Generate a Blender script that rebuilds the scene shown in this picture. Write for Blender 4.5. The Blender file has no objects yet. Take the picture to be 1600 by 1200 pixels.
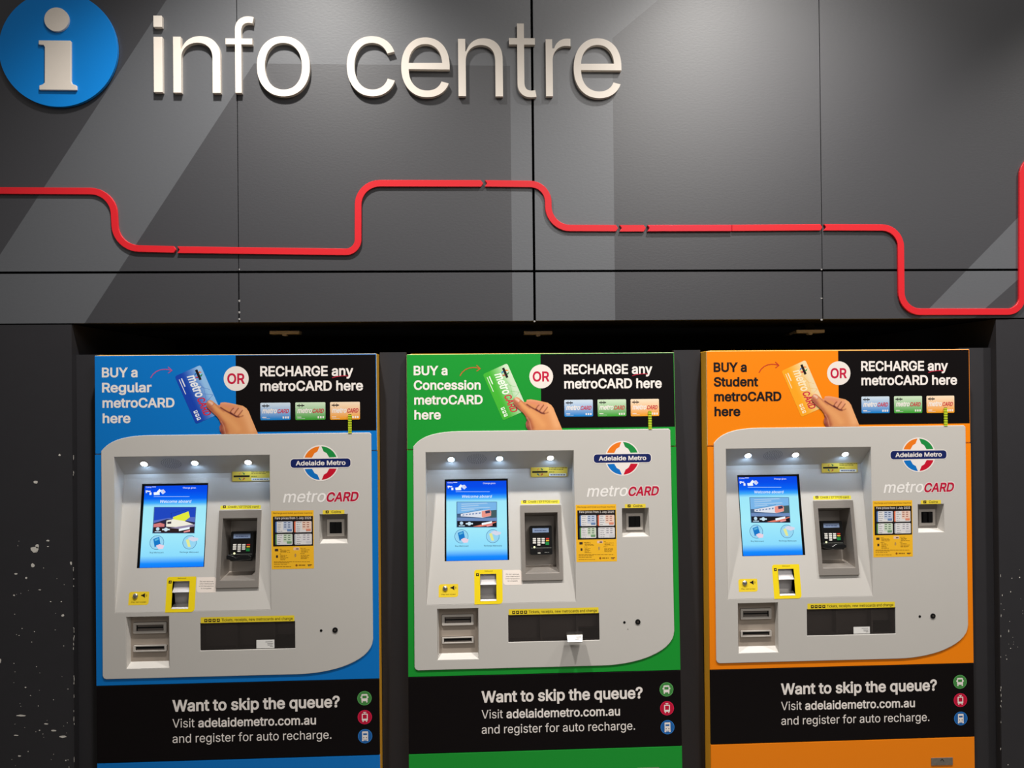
import bpy, bmesh, math, random, os
from mathutils import Vector, Matrix
from mathutils.geometry import tessellate_polygon, delaunay_2d_cdt

scene = bpy.context.scene
col = scene.collection
random.seed(7)

# ------------------------------------------------------------------ camera, world, lights, exposure
F_PX, CAM_D, EYE = 1200.0, 1.7945, 1.5
YAW, PITCH, ROLL = 0.0446, 0.0059, -0.0097
_f = Vector((math.sin(YAW) * math.cos(PITCH), math.cos(YAW) * math.cos(PITCH), math.sin(PITCH)))
_r0 = Vector((math.cos(YAW), -math.sin(YAW), 0))
_u0 = _r0.cross(_f)
CR = math.cos(ROLL) * _r0 + math.sin(ROLL) * _u0
CU = math.cos(ROLL) * _u0 - math.sin(ROLL) * _r0
CF = _f
CO = Vector((0, -CAM_D, EYE))
cam = bpy.data.cameras.new('camera')
cam.sensor_width = 36.0
cam.lens = 36.0 * F_PX / 1600.0
cam.clip_start = 0.05
cam_o = bpy.data.objects.new('camera', cam)
cam_o.matrix_world = Matrix(((CR.x, CU.x, -CF.x, CO.x), (CR.y, CU.y, -CF.y, CO.y), (CR.z, CU.z, -CF.z, CO.z), (0, 0, 0, 1)))
col.objects.link(cam_o)
scene.camera = cam_o

scene.view_settings.view_transform = 'Standard'
scene.view_settings.look = 'None'
scene.view_settings.gamma = 1.0
scene.view_settings.use_curve_mapping = False
scene.view_settings.exposure = 0.0

world = bpy.data.worlds.new('hall')
scene.world = world
world.use_nodes = True
_bg = world.node_tree.nodes['Background']
_bg.inputs[0].default_value = (1.0, 0.96, 0.92, 1)
_bg.inputs[1].default_value = 0.12


def area(name, loc, target, power, size, color=(1, 0.9, 0.8), spread=180):
    l = bpy.data.lights.new(name, 'AREA')
    l.shape = 'DISK'
    l.size = size
    l.energy = power
    l.color = color
    l.spread = math.radians(spread)
    o = bpy.data.objects.new(name, l)
    o.location = loc
    o.rotation_euler = (Vector(target) - Vector(loc)).to_track_quat('-Z', 'Y').to_euler()
    col.objects.link(o)
    return o


def downlight(x, power):
    l = bpy.data.lights.new('downlight', 'SPOT')
    l.energy = power
    l.color = (1, 0.965, 0.92)
    l.spot_size = math.radians(100)
    l.spot_blend = 1.0
    l.shadow_soft_size = 0.045
    o = bpy.data.objects.new('downlight', l)
    o.location = (x, -0.58, 2.98)
    o.rotation_euler = Vector((0, 0.26, -2.5)).to_track_quat('-Z', 'Y').to_euler()
    col.objects.link(o)


# ceiling downlights in a row along the wall, above the frame
for _x in (-0.46, 0.72, 1.90):
    downlight(_x, 158)
# wide fill light added behind the viewer to lift wall and machines
area('hall_fill', (1.2, -2.6, 3.4), (0.3, 0.0, 1.1), 29, 1.4, (1, 0.96, 0.92))


# ------------------------------------------------------------------ helpers
def lin(c):
    return tuple(((x / 255.0) / 12.92 if x / 255.0 <= 0.04045 else ((x / 255.0 + 0.055) / 1.055) ** 2.4) for x in c)


MATS = {}


def mat(name, rgb, rough=0.5, metal=0.0, spec=0.4, noise=0.0, bump=0.0, nscale=40.0, stretch=None):
    if name in MATS:
        return MATS[name]
    m = bpy.data.materials.new(name)
    m.use_nodes = True
    nt = m.node_tree
    b = nt.nodes['Principled BSDF']
    c = lin(rgb)
    b.inputs['Base Color'].default_value = (*c, 1)
    b.inputs['Roughness'].default_value = rough
    b.inputs['Metallic'].default_value = metal
    b.inputs['Specular IOR Level'].default_value = spec
    if noise or bump:
        tc = nt.nodes.new('ShaderNodeTexCoord')
        mp = nt.nodes.new('ShaderNodeMapping')
        nz = nt.nodes.new('ShaderNodeTexNoise')
        nz.inputs['Scale'].default_value = nscale
        nz.inputs['Detail'].default_value = 5
        if stretch:
            mp.inputs['Scale'].default_value = stretch
        nt.links.new(tc.outputs['Object'], mp.inputs[0])
        nt.links.new(mp.outputs[0], nz.inputs['Vector'])
        if noise:
            mx = nt.nodes.new('ShaderNodeMix')
            mx.data_type = 'RGBA'
            mx.inputs[6].default_value = (*[x * (1 - noise) for x in c], 1)
            mx.inputs[7].default_value = (*[min(1, x * (1 + noise)) for x in c], 1)
            nt.links.new(nz.outputs[0], mx.inputs[0])
            nt.links.new(mx.outputs[2], b.inputs['Base Color'])
        if bump:
            bp = nt.nodes.new('ShaderNodeBump')
            bp.inputs['Strength'].default_value = bump
            bp.inputs['Distance'].default_value = 0.002
            nt.links.new(nz.outputs[0], bp.inputs['Height'])
            nt.links.new(bp.outputs[0], b.inputs['Normal'])
    MATS[name] = m
    return m


def emis(name, rgb, strength=1.0):
    if name in MATS:
        return MATS[name]
    m = bpy.data.materials.new(name)
    m.use_nodes = True
    b = m.node_tree.nodes['Principled BSDF']
    b.inputs['Base Color'].default_value = (0, 0, 0, 1)
    b.inputs['Roughness'].default_value = 0.3
    b.inputs['Specular IOR Level'].default_value = 0.2
    b.inputs['Emission Color'].default_value = (*lin(rgb), 1)
    b.inputs['Emission Strength'].default_value = strength
    MATS[name] = m
    return m


def ink(rgb, rough=0.5):
    return mat('ink %d %d %d' % tuple(rgb), rgb, rough, 0, 0.3)


class Frame:
    """a plane with 2D coordinates in metres"""
    def __init__(s, o, ex, ey, n, view=None):
        s.o, s.ex, s.ey, s.n, s.view = Vector(o), Vector(ex).normalized(), Vector(ey).normalized(), Vector(n).normalized(), view

    def at(s, a, b, h=0.0):
        return s.o + a * s.ex + b * s.ey + h * s.n

    def off(s, h):
        return Frame(s.o + h * s.n, s.ex, s.ey, s.n, s.view)

    def px(s, x, y):
        """where the photograph's pixel meets this plane"""
        o, d = ray(x, y)
        if s.view:
            o, d = s.view(o, d)
        t = (s.o - o).dot(s.n) / d.dot(s.n)
        p = o + t * d - s.o
        return (p.dot(s.ex), p.dot(s.ey))

    def pts(s, l):
        return [s.px(*p) for p in l]

    def m(s, x, y):
        a, b = s.px(x, y), s.px(x, y + 1)
        return math.hypot(a[0] - b[0], a[1] - b[1])


def ray(x, y):
    return CO, (x - 800) / F_PX * CR - (y - 600) / F_PX * CU + CF


def thin(h):
    """printed film is thin: layers lie close on the surface"""
    return h * 0.3 if 0 < h < 0.003 else h


class PB:
    """collects polygons and solids for ONE mesh"""
    def __init__(s):
        s.v, s.f, s.fm, s.mats, s.colors = [], [], [], [], []

    def mi(s, m):
        if m not in s.mats:
            s.mats.append(m)
        return s.mats.index(m)

    def add(s, pts, m, cols=None):
        i = len(s.v)
        s.v += [tuple(p) for p in pts]
        s.colors += (cols or [(1, 1, 1)] * len(pts))
        k = s.mi(m)
        if len(pts) <= 4:
            s.f.append(tuple(range(i, i + len(pts))))
            s.fm.append(k)
        else:
            for t in tessellate_polygon([[Vector(p) for p in pts]]):
                s.f.append(tuple(i + j for j in t))
                s.fm.append(k)

    def poly(s, F, pts, m, h=0.0, cols=None):
        h = thin(h)
        s.add([F.at(a, b, h) for a, b in pts], m, cols)

    def pxpoly(s, F, pts, m, h=0.0, cols=None):
        s.poly(F, F.pts(pts), m, h, cols)

    def ribbon(s, F, pts, w, m, h=0.0):
        L, R = offset(pts, w / 2), offset(pts, -w / 2)
        for i in range(len(pts) - 1):
            s.poly(F, [R[i], R[i + 1], L[i + 1], L[i]], m, h)

    def prism(s, F, pts, h0, h1, m, ms=None, cap0=True):
        n = len(pts)
        i = len(s.v)
        s.v += [tuple(F.at(a, b, h1)) for a, b in pts] + [tuple(F.at(a, b, h0)) for a, b in pts]
        s.colors += [(1, 1, 1)] * (2 * n)
        k, ks = s.mi(m), s.mi(ms or m)
        tri = tessellate_polygon([[Vector((a, b, 0)) for a, b in pts]]) if n > 4 else [tuple(range(n))]
        for t in tri:
            s.f.append(tuple(i + j for j in t)); s.fm.append(k)
            if cap0:
                s.f.append(tuple(i + n + j for j in reversed(t))); s.fm.append(ks)
        for j in range(n):
            jj = (j + 1) % n
            s.f.append((i + j, i + n + j, i + n + jj, i + jj)); s.fm.append(ks)

    def holed(s, F, outer, holes, h0, h1, m, ms=None):
        """a plate with openings"""
        bm = bmesh.new()
        edges = []
        for loop in [outer] + holes:
            vs = [bm.verts.new((a, b, 0)) for a, b in loop]
            edges += [bm.edges.new((vs[j], vs[(j + 1) % len(vs)])) for j in range(len(vs))]
        bmesh.ops.triangle_fill(bm, use_beauty=True, use_dissolve=False, edges=edges)
        bm.verts.index_update()
        base = [(v.co.x, v.co.y) for v in bm.verts]
        tris = [tuple(v.index for v in f.verts) for f in bm.faces]
        bm.free()
        k, ks = s.mi(m), s.mi(ms or m)
        i, n = len(s.v), len(base)
        s.v += [tuple(F.at(a, b, h1)) for a, b in base]
        s.colors += [(1, 1, 1)] * n
        for t in tris:
            s.f.append(tuple(i + j for j in t)); s.fm.append(k)
        if h0 != h1:
            s.v += [tuple(F.at(a, b, h0)) for a, b in base]
            s.colors += [(1, 1, 1)] * n
            for t in tris:
                s.f.append(tuple(i + n + j for j in reversed(t))); s.fm.append(ks)
            q = 0
            for loop in [outer] + holes:
                for j in range(len(loop)):
                    a, b = q + j, q + (j + 1) % len(loop)
                    s.f.append((i + a, i + n + a, i + n + b, i + b)); s.fm.append(ks)
                q += len(loop)

    def box(s, F, a0, a1, b0, b1, h0, h1, m):
        s.prism(F, [(a0, b0), (a1, b0), (a1, b1), (a0, b1)], h0, h1, m)

    def loft(s, rings, m, closed=True):
        """quads between successive 3D loops of equal length"""
        for A, B in zip(rings, rings[1:]):
            n = len(A)
            for j in range(n if closed else n - 1):
                s.add([A[j], A[(j + 1) % n], B[(j + 1) % n], B[j]], m)

    def text(s, F, body, p0, p1, cap, m, h=0.0, bold=0.0, shear=0.0):
        """lettering from p0 to p1 (2D, baseline), cap height in metres"""
        h = thin(h)
        vs, fs = glyphs(body, bold)
        d = Vector((p1[0] - p0[0], p1[1] - p0[1]))
        L = d.length
        d /= L
        u = Vector((-d.y, d.x))
        W = 1.0
        if shear:
            xs = [x + shear * y * cap / L for x, y, k in vs]
            mn, W = min(xs), max(xs) - min(xs)
        else:
            xs, mn = [x for x, y, k in vs], 0
        i, k = len(s.v), s.mi(m)
        for (x, y, isl), X in zip(vs, xs):
            X = (X - mn) / W
            s.v.append(tuple(F.at(p0[0] + d.x * X * L + u.x * y * cap, p0[1] + d.y * X * L + u.y * y * cap, h + isl * 1e-5)))
        s.colors += [(1, 1, 1)] * len(vs)
        for f in fs:
            s.f.append(tuple(i + j for j in f)); s.fm.append(k)

    def pxtext(s, F, body, a, b, cap, m, h=0.0, bold=0.0, shear=0.0):
        s.text(F, body, F.px(*a), F.px(*b), cap * F.m(*a), m, h, bold, shear)

    def dashes(s, F, x0, x1, y, th, m, h, rnd, dy=0.0):
        """a line of writing too small to read, as word-long marks"""
        x = x0
        while x < x1 - 0.8:
            w = min(rnd.uniform(2.0, 5.5), x1 - x)
            t = (x - x0) / max(1e-6, x1 - x0)
            yy = y + dy * t
            s.pxpoly(F, [(x, yy - th / 2), (x + w, yy - th / 2), (x + w, yy + th / 2), (x, yy + th / 2)], m, h)
            x += w + rnd.uniform(0.5, 0.9)

    def build(s, name, parent=None, bevel=0.0, seg=2, smooth=False, recalc=True, colors=False):
        me = bpy.data.meshes.new(name)
        me.from_pydata(s.v, [], s.f)
        for m in s.mats:
            me.materials.append(m)
        me.polygons.foreach_set('material_index', s.fm)
        if colors:
            ca = me.color_attributes.new('Print', 'FLOAT_COLOR', 'POINT')
            for j, c in enumerate(s.colors):
                ca.data[j].color = (*c, 1)
        if recalc:
            bm = bmesh.new()
            bm.from_mesh(me)
            bmesh.ops.remove_doubles(bm, verts=bm.verts, dist=1e-6)
            bmesh.ops.recalc_face_normals(bm, faces=bm.faces)
            bm.to_mesh(me)
            bm.free()
        if smooth:
            me.polygons.foreach_set('use_smooth', [True] * len(me.polygons))
        me.update()
        o = bpy.data.objects.new(name, me)
        col.objects.link(o)
        if parent:
            o.parent = parent
        if bevel:
            b = o.modifiers.new('bevel', 'BEVEL')
            b.width = bevel
            b.segments = seg
            b.limit_method = 'ANGLE'
            b.angle_limit = math.radians(40)
        return o


def offset(pts, d):
    out = []
    for i, p in enumerate(pts):
        a = pts[max(0, i - 1)]
        b = pts[min(len(pts) - 1, i + 1)]
        t = Vector((b[0] - a[0], b[1] - a[1])).normalized()
        n = Vector((-t.y, t.x))
        k = d
        if 0 < i < len(pts) - 1:
            t1 = Vector((p[0] - a[0], p[1] - a[1])).normalized()
            k = d / max(0.35, n.dot(Vector((-t1.y, t1.x))))
        out.append((p[0] + n.x * k, p[1] + n.y * k))
    return out


def arc(cx, cy, rx, ry, a0, a1, n):
    return [(cx + rx * math.cos(math.radians(a0 + (a1 - a0) * i / n)), cy + ry * math.sin(math.radians(a0 + (a1 - a0) * i / n))) for i in range(n + 1)]


def circle(cx, cy, r, n=40, ry=None):
    return arc(cx, cy, r, ry or r, 0, 360 * (n - 1) / n, n - 1)


def rrect(x0, y0, x1, y1, r, n=5):
    """rounded rectangle; r is one radius or four (x0y0, x1y0, x1y1, x0y1)"""
    if not isinstance(r, (tuple, list)):
        r = (r,) * 4
    o = []
    for (cx, cy, a, k) in ((x0, y0, 180, 0), (x1, y0, 270, 1), (x1, y1, 0, 2), (x0, y1, 90, 3)):
        q = r[k]
        if q <= 0:
            o.append((cx, cy))
            continue
        ox, oy = cx + (q if cx == x0 else -q), cy + (q if cy == y0 else -q)
        o += arc(ox, oy, q, q, a, a + 90, n)
    return o


def fillet(pts, radii, n=10):
    """polyline with rounded corners"""
    out = [pts[0]]
    for i in range(1, len(pts) - 1):
        p, a, b, r = Vector(pts[i]), Vector(pts[i - 1]), Vector(pts[i + 1]), radii[i - 1]
        u, w = (a - p).normalized(), (b - p).normalized()
        ang = u.angle(w)
        t = r / math.tan(ang / 2)
        c = p + (u + w).normalized() * (r / math.sin(ang / 2))
        s0, s1 = p + u * t, p + w * t
        a0, a1 = math.atan2(s0.y - c.y, s0.x - c.x), math.atan2(s1.y - c.y, s1.x - c.x)
        da = (a1 - a0 + math.pi) % (2 * math.pi) - math.pi
        out += [(c.x + r * math.cos(a0 + da * j / n), c.y + r * math.sin(a0 + da * j / n)) for j in range(n + 1)]
    out.append(pts[-1])
    return out


FONT = None
try:
    FONT = bpy.data.fonts.load(os.path.join(bpy.utils.system_resource('DATAFILES'), 'fonts', 'Inter.woff2'))
except Exception:
    FONT = None
_gl = {}


def outlines(body, res=4):
    """closed contours of a line of writing, in units of the capital height"""
    c = bpy.data.curves.new('lettering', 'FONT')
    if FONT:
        c.font = FONT
    c.body = body
    c.fill_mode = 'NONE'
    c.resolution_u = res
    o = bpy.data.objects.new('lettering', c)
    me = bpy.data.meshes.new_from_object(o)
    bpy.data.objects.remove(o)
    nxt = {}
    for e in me.edges:
        nxt.setdefault(e.vertices[0], []).append(e.vertices[1])
    co = [(v.co.x, v.co.y) for v in me.vertices]
    bpy.data.meshes.remove(me)
    loops, seen = [], set()
    for st in range(len(co)):
        if st in seen or st not in nxt:
            continue
        loop, k = [], st
        while k not in seen and k in nxt:
            seen.add(k)
            loop.append(co[k])
            k = nxt[k][0]
        clean = []
        for p in loop:
            if not clean or math.hypot(p[0] - clean[-1][0], p[1] - clean[-1][1]) > 1e-5:
                clean.append(p)
        if len(clean) > 1 and math.hypot(clean[0][0] - clean[-1][0], clean[0][1] - clean[-1][1]) < 1e-5:
            clean.pop()
        if len(clean) > 2:
            loops.append(clean)
    return loops


def area2(l):
    return sum(l[i - 1][0] * l[i][1] - l[i][0] * l[i - 1][1] for i in range(len(l)))


def grow(l, d):
    """move a closed contour sideways by d (to its right)"""
    n, out = len(l), []
    for i in range(n):
        p0, p, p1 = Vector(l[i - 1]), Vector(l[i]), Vector(l[(i + 1) % n])
        t0, t1 = (p - p0).normalized(), (p1 - p).normalized()
        m = Vector((t0.y + t1.y, -t0.x - t1.x))
        if m.length < 1e-4:
            m = Vector((t0.y, -t0.x))
        m.normalize()
        k = d / max(0.5, m.dot(Vector((t0.y, -t0.x))))
        out.append((p.x + m.x * k, p.y + m.y * k))
    return out


def winding(loops, x, y):
    w = 0
    for l in loops:
        for i in range(len(l)):
            (x0, y0), (x1, y1) = l[i - 1], l[i]
            if y0 <= y < y1:
                if (x1 - x0) * (y - y0) - (x - x0) * (y1 - y0) > 0:
                    w += 1
            elif y1 <= y < y0:
                if (x1 - x0) * (y - y0) - (x - x0) * (y1 - y0) < 0:
                    w -= 1
    return w


def fill(loops):
    """triangles covering every point the contours enclose (overlaps united)"""
    vs, es = [], []
    for l in loops:
        i = len(vs)
        vs += [Vector(p) for p in l]
        es += [(i + j, i + (j + 1) % len(l)) for j in range(len(l))]
    r = delaunay_2d_cdt(vs, es, [], 0, 1e-6)
    ov, of = r[0], r[2]
    box = [(min(p[0] for p in l), max(p[0] for p in l), min(p[1] for p in l), max(p[1] for p in l), l) for l in loops]
    out = []
    for f in of:
        x = sum(ov[j].x for j in f) / len(f)
        y = sum(ov[j].y for j in f) / len(f)
        if winding([b[4] for b in box if b[0] <= x <= b[1] and b[2] <= y <= b[3]], x, y) > 0:
            out.append(tuple(f))
    used = sorted({j for f in out for j in f})
    mp = {j: k for k, j in enumerate(used)}
    return [(ov[j].x, ov[j].y) for j in used], [tuple(mp[j] for j in f) for f in out]


_cap = []


def letter_outlines(body, bold, res=4):
    """contours with the outer ones running counter-clockwise, made bolder by 'bold' (of the capital height)"""
    if not _cap:
        _cap.append(max(p[1] for l in outlines('H') for p in l))
    k = 1 / _cap[0]
    ls = [[(x * k, y * k) for x, y in l] for l in outlines(body, res)]
    if not ls:
        return []
    big = max(ls, key=lambda l: abs(area2(l)))
    if area2(big) < 0:
        ls = [l[::-1] for l in ls]
    if bold:
        ls = [grow(l, bold) for l in ls]
    return ls


def glyphs(body, bold):
    key = (body, bold)
    if key not in _gl:
        vs, fs, cur = [], [], 0
        vs, fs = fill(letter_outlines(body, bold))
        x0, x1 = min(v[0] for v in vs), max(v[0] for v in vs)
        _gl[key] = ([((x - x0) / (x1 - x0), y, 0) for x, y in vs], fs)
    return _gl[key]


def tag(o, label=None, cat=None, group=None, kind=None):
    for k, v in (('label', label), ('category', cat), ('group', group), ('kind', kind)):
        if v:
            o[k] = v
    return o


def empty(name, loc=(0, 0, 0), rot=(0, 0, 0)):
    o = bpy.data.objects.new(name, None)
    o.location = loc
    o.rotation_euler = rot
    o.empty_display_size = 0.1
    col.objects.link(o)
    return o


# ------------------------------------------------------------------ materials
WALL_RGB, BAND_RGB = (54, 54, 58), (85, 87, 91)
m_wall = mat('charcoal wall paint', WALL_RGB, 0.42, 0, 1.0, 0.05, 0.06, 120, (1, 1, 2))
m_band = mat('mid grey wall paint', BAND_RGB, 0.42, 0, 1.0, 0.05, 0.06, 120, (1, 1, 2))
m_pillar = mat('dark pillar paint', (44, 43, 46), 0.5, 0, 0.4, 0.06, 0.1, 30)
m_filler = mat('dark filler board', (46, 45, 48), 0.5, 0, 0.35, 0.06, 0.1, 30)
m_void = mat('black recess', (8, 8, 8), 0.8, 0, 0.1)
m_chip = mat('bare chipped spot', (205, 200, 192), 0.8, 0, 0.2)
m_letter = mat('cream letter paint', (234, 224, 212), 0.45, 0, 0.4, 0.03, 0, 60)
m_lside = mat('letter edge', (150, 140, 128), 0.5, 0, 0.4)
m_disc = mat('blue disc paint', (0, 132, 220), 0.45, 0, 0.4)
m_red = mat('red strip paint', (208, 30, 40), 0.4, 0, 0.45)
m_floor = mat('grey floor tile', (120, 116, 110), 0.4, 0, 0.4, 0.1, 0, 12)
m_fascia = mat('warm grey fascia', (200, 196, 190), 0.42, 0, 0.4, 0.015, 0, 20)
m_yellowcab = mat('yellow cabinet', (226, 168, 44), 0.4, 0, 0.45)
m_printblack = mat('black print', (15, 11, 12), 0.4, 0, 0.16)
m_white = ink((240, 232, 226))
m_ink = ink((22, 16, 18))
m_ctext = ink((196, 22, 62))
m_steel = mat('brushed steel', (182, 174, 166), 0.36, 0.65, 0.5, 0.06, 0.05, 60, (1, 1, 14))
m_chrome = mat('bright steel', (222, 220, 216), 0.2, 0.95, 0.5)
m_plate = mat('grey brown plate', (176, 163, 150), 0.5, 0.25, 0.4)
m_rim = mat('grey slot rim', (206, 199, 191), 0.45, 0.2, 0.4)
m_black = mat('black plastic', (14, 14, 15), 0.3, 0, 0.5)
m_dark = mat('dark tray', (176, 168, 164), 0.45, 0, 0.4)
m_tag = ink((238, 206, 46))
m_tag2 = ink((250, 190, 40))
m_key = mat('white key', (225, 222, 215), 0.5)
m_silver = mat('silver button', (190, 188, 184), 0.25, 0.9)
m_lime = mat('lime tape', (206, 226, 40), 0.5)
m_lime2 = mat('dark lime tape', (56, 66, 18), 0.5)
m_paper = mat('white paper', (236, 234, 230), 0.7)


def m_flap():
    if 'smoked flap' in MATS:
        return MATS['smoked flap']
    m = bpy.data.materials.new('smoked flap')
    m.use_nodes = True
    nt = m.node_tree
    out = nt.nodes['Material Output']
    nt.nodes.remove(nt.nodes['Principled BSDF'])
    tr = nt.nodes.new('ShaderNodeBsdfTransparent')
    tr.inputs[0].default_value = (0.84, 0.82, 0.81, 1)
    gl = nt.nodes.new('ShaderNodeBsdfGlossy')
    gl.inputs['Roughness'].default_value = 0.08
    mx = nt.nodes.new('ShaderNodeMixShader')
    fr = nt.nodes.new('ShaderNodeFresnel')
    fr.inputs[0].default_value = 1.5
    nt.links.new(fr.outputs[0], mx.inputs[0])
    df = nt.nodes.new('ShaderNodeBsdfDiffuse')
    df.inputs[0].default_value = (*lin((104, 97, 94)), 1)
    m0 = nt.nodes.new('ShaderNodeMixShader')
    m0.inputs[0].default_value = 0.15
    nt.links.new(tr.outputs[0], m0.inputs[1])
    nt.links.new(df.outputs[0], m0.inputs[2])
    nt.links.new(m0.outputs[0], mx.inputs[1])
    nt.links.new(gl.outputs[0], mx.inputs[2])
    nt.links.new(mx.outputs[0], out.inputs[0])
    MATS['smoked flap'] = m
    return m


def m_clear():
    if 'clear acrylic' in MATS:
        return MATS['clear acrylic']
    m = m_flap().copy()
    m.name = 'clear acrylic'
    for n in m.node_tree.nodes:
        if n.type == 'BSDF_TRANSPARENT':
            n.inputs[0].default_value = (0.86, 0.86, 0.86, 1)
        if n.type == 'MIX_SHADER' and not n.inputs[0].is_linked:
            n.inputs[0].default_value = 0.05
    MATS['clear acrylic'] = m
    return m


def m_print():
    """coloured print: the colours of a printed picture come from the mesh"""
    if 'picture print' in MATS:
        return MATS['picture print']
    m = bpy.data.materials.new('picture print')
    m.use_nodes = True
    nt = m.node_tree
    a = nt.nodes.new('ShaderNodeVertexColor')
    a.layer_name = 'Print'
    b = nt.nodes['Principled BSDF']
    b.inputs['Roughness'].default_value = 0.45
    b.inputs['Specular IOR Level'].default_value = 0.3
    nt.links.new(a.outputs[0], b.inputs['Base Color'])
    MATS['picture print'] = m
    return m


def m_screen():
    if 'lit screen' in MATS:
        return MATS['lit screen']
    m = bpy.data.materials.new('lit screen')
    m.use_nodes = True
    nt = m.node_tree
    b = nt.nodes['Principled BSDF']
    b.inputs['Base Color'].default_value = (0, 0, 0, 1)
    b.inputs['Roughness'].default_value = 0.25
    b.inputs['Specular IOR Level'].default_value = 0.2
    tc = nt.nodes.new('ShaderNodeTexCoord')
    sp = nt.nodes.new('ShaderNodeSeparateXYZ')
    cr = nt.nodes.new('ShaderNodeValToRGB')
    el = cr.color_ramp.elements
    stops = [(0.0, (10, 120, 250)), (0.05, (20, 140, 252)), (0.14, (140, 220, 252)), (0.45, (165, 236, 250)), (0.74, (160, 232, 250)),
             (0.785, (60, 170, 250)), (0.84, (0, 100, 245)), (0.93, (0, 74, 232)), (1.0, (0, 70, 228))]
    while len(el) < len(stops):
        el.new(0.5)
    for e, (p, c) in zip(el, stops):
        e.position = p
        e.color = (*lin(c), 1)
    nt.links.new(tc.outputs['Generated'], sp.inputs[0])
    nt.links.new(sp.outputs[2], cr.inputs[0])
    nt.links.new(cr.outputs[0], b.inputs['Emission Color'])
    b.inputs['Emission Strength'].default_value = 1.0
    MATS['lit screen'] = m
    return m


# ------------------------------------------------------------------ the setting
WY = 0.025                       # front plane of the upper wall and the pillars
WALL = Frame((0, WY, 0), (1, 0, 0), (0, 0, 1), (0, -1, 0))
SEAM, SOFFIT, TOP = 1.7785, 1.6610, 2.95
JX = [-1.95, -1.2505, -0.5555, 0.1368, 0.8345, 1.53, 2.22]


def half(p, q):
    """line through two wall points as (nx, ny, c), positive on the left-hand side when walking p to q"""
    d = (q[0] - p[0], q[1] - p[1])
    n = (-d[1], d[0])
    return (n[0], n[1], -(n[0] * p[0] + n[1] * p[1]))


W = WALL.px
# painted bands: convex pieces given by their corners on the wall
def ext(p, q, z):
    t = (z - p[1]) / (q[1] - p[1])
    return (p[0] + (q[0] - p[0]) * t, z)


dl0, dl1 = W(260, 0), W(15, 375)
dr0, dr1 = W(397, 99), W(219, 372)
z0 = SOFFIT - 0.02
zband = (W(397, 99)[1] + W(799, 103)[1]) / 2
xv0, xv1 = (W(799, 110)[0] + W(799, 500)[0]) / 2, (W(959, 80)[0] + W(959, 490)[0]) / 2
ur0, ur1 = W(959, 60), W(1030, 0)
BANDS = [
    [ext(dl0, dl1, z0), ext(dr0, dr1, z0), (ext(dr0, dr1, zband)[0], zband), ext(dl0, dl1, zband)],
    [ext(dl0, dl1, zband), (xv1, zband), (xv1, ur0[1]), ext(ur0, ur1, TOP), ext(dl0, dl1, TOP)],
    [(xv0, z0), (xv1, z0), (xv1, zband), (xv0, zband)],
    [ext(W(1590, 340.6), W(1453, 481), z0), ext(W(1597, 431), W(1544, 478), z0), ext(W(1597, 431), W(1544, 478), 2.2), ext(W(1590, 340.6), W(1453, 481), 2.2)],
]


def inside(poly, x, z):
    n, c = len(poly), False
    for i in range(n):
        (x0, y0), (x1, y1) = poly[i], poly[i - 1]
        if (y0 > z) != (y1 > z) and x < (x1 - x0) * (z - y0) / (y1 - y0) + x0:
            c = not c
    return c


def wall_panel(x0, x1, b0, b1, th=0.018):
    bm = bmesh.new()
    bmesh.ops.create_cube(bm, size=1)
    for v in bm.verts:
        v.co = Vector((x0 + (v.co.x + 0.5) * (x1 - x0), WY + (v.co.y + 0.5) * th, b0 + (v.co.z + 0.5) * (b1 - b0)))
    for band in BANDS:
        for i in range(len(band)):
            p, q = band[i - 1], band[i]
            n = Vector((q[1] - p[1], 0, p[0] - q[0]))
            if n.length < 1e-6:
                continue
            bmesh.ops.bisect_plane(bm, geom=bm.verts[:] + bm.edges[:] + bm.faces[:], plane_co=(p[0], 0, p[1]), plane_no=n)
    me = bpy.data.meshes.new('wall_back')
    for f in bm.faces:
        c = f.calc_center_median()
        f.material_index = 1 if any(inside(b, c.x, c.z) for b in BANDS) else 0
    bm.to_mesh(me)
    bm.free()
    me.materials.append(m_wall)
    me.materials.append(m_band)
    o = bpy.data.objects.new('wall_back', me)
    col.objects.link(o)
    o['kind'] = 'structure'


GAPS = [0.003, 0.003, 0.0018, 0.006, 0.0018, 0.003, 0.003]
for i in range(len(JX) - 1):
    for (b0, b1, k) in ((SOFFIT, SEAM - 0.0028, 1.7), (SEAM + 0.0028, TOP, 1)):
        g0, g1 = (GAPS[i] * (k if GAPS[i] < 0.002 else 1), GAPS[i + 1] * (k if GAPS[i + 1] < 0.002 else 1))
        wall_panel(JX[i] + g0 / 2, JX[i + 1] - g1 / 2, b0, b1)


def struct(name, pb, **k):
    o = pb.build(name, **k)
    o['kind'] = 'structure'
    return o


p = PB(); p.box(WALL, -2.1, 2.4, SOFFIT, TOP, -0.06, -0.0185, m_void)
for _a, _b in ((-2.1, -0.938), (1.2655, 2.4)):
    p.box(WALL, _a, _b, SOFFIT - 0.003, SOFFIT, -0.66, -0.010, m_void)
_rj = random.Random(5)
for _jx, _ys in ((374, (498.5, 488, 470, 421)), (1283.6, (499.5, 466, 421)), (835, (502,))):
    for _y in _ys:
        _w, _h = _rj.uniform(1.0, 2.0), _rj.uniform(1.0, 2.0)
        p.pxpoly(WALL, [(_jx - _w, _y - _h / 2), (_jx + _w * 0.6, _y - _h), (_jx + _w, _y + _h / 2), (_jx - _w * 0.4, _y + _h)], mat('grey joint crumb', (150, 148, 146), 0.7), 0.001)
struct('wall_backing', p)
PLX, PRX = -0.9375, 1.2650
FY = 0.044
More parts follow.
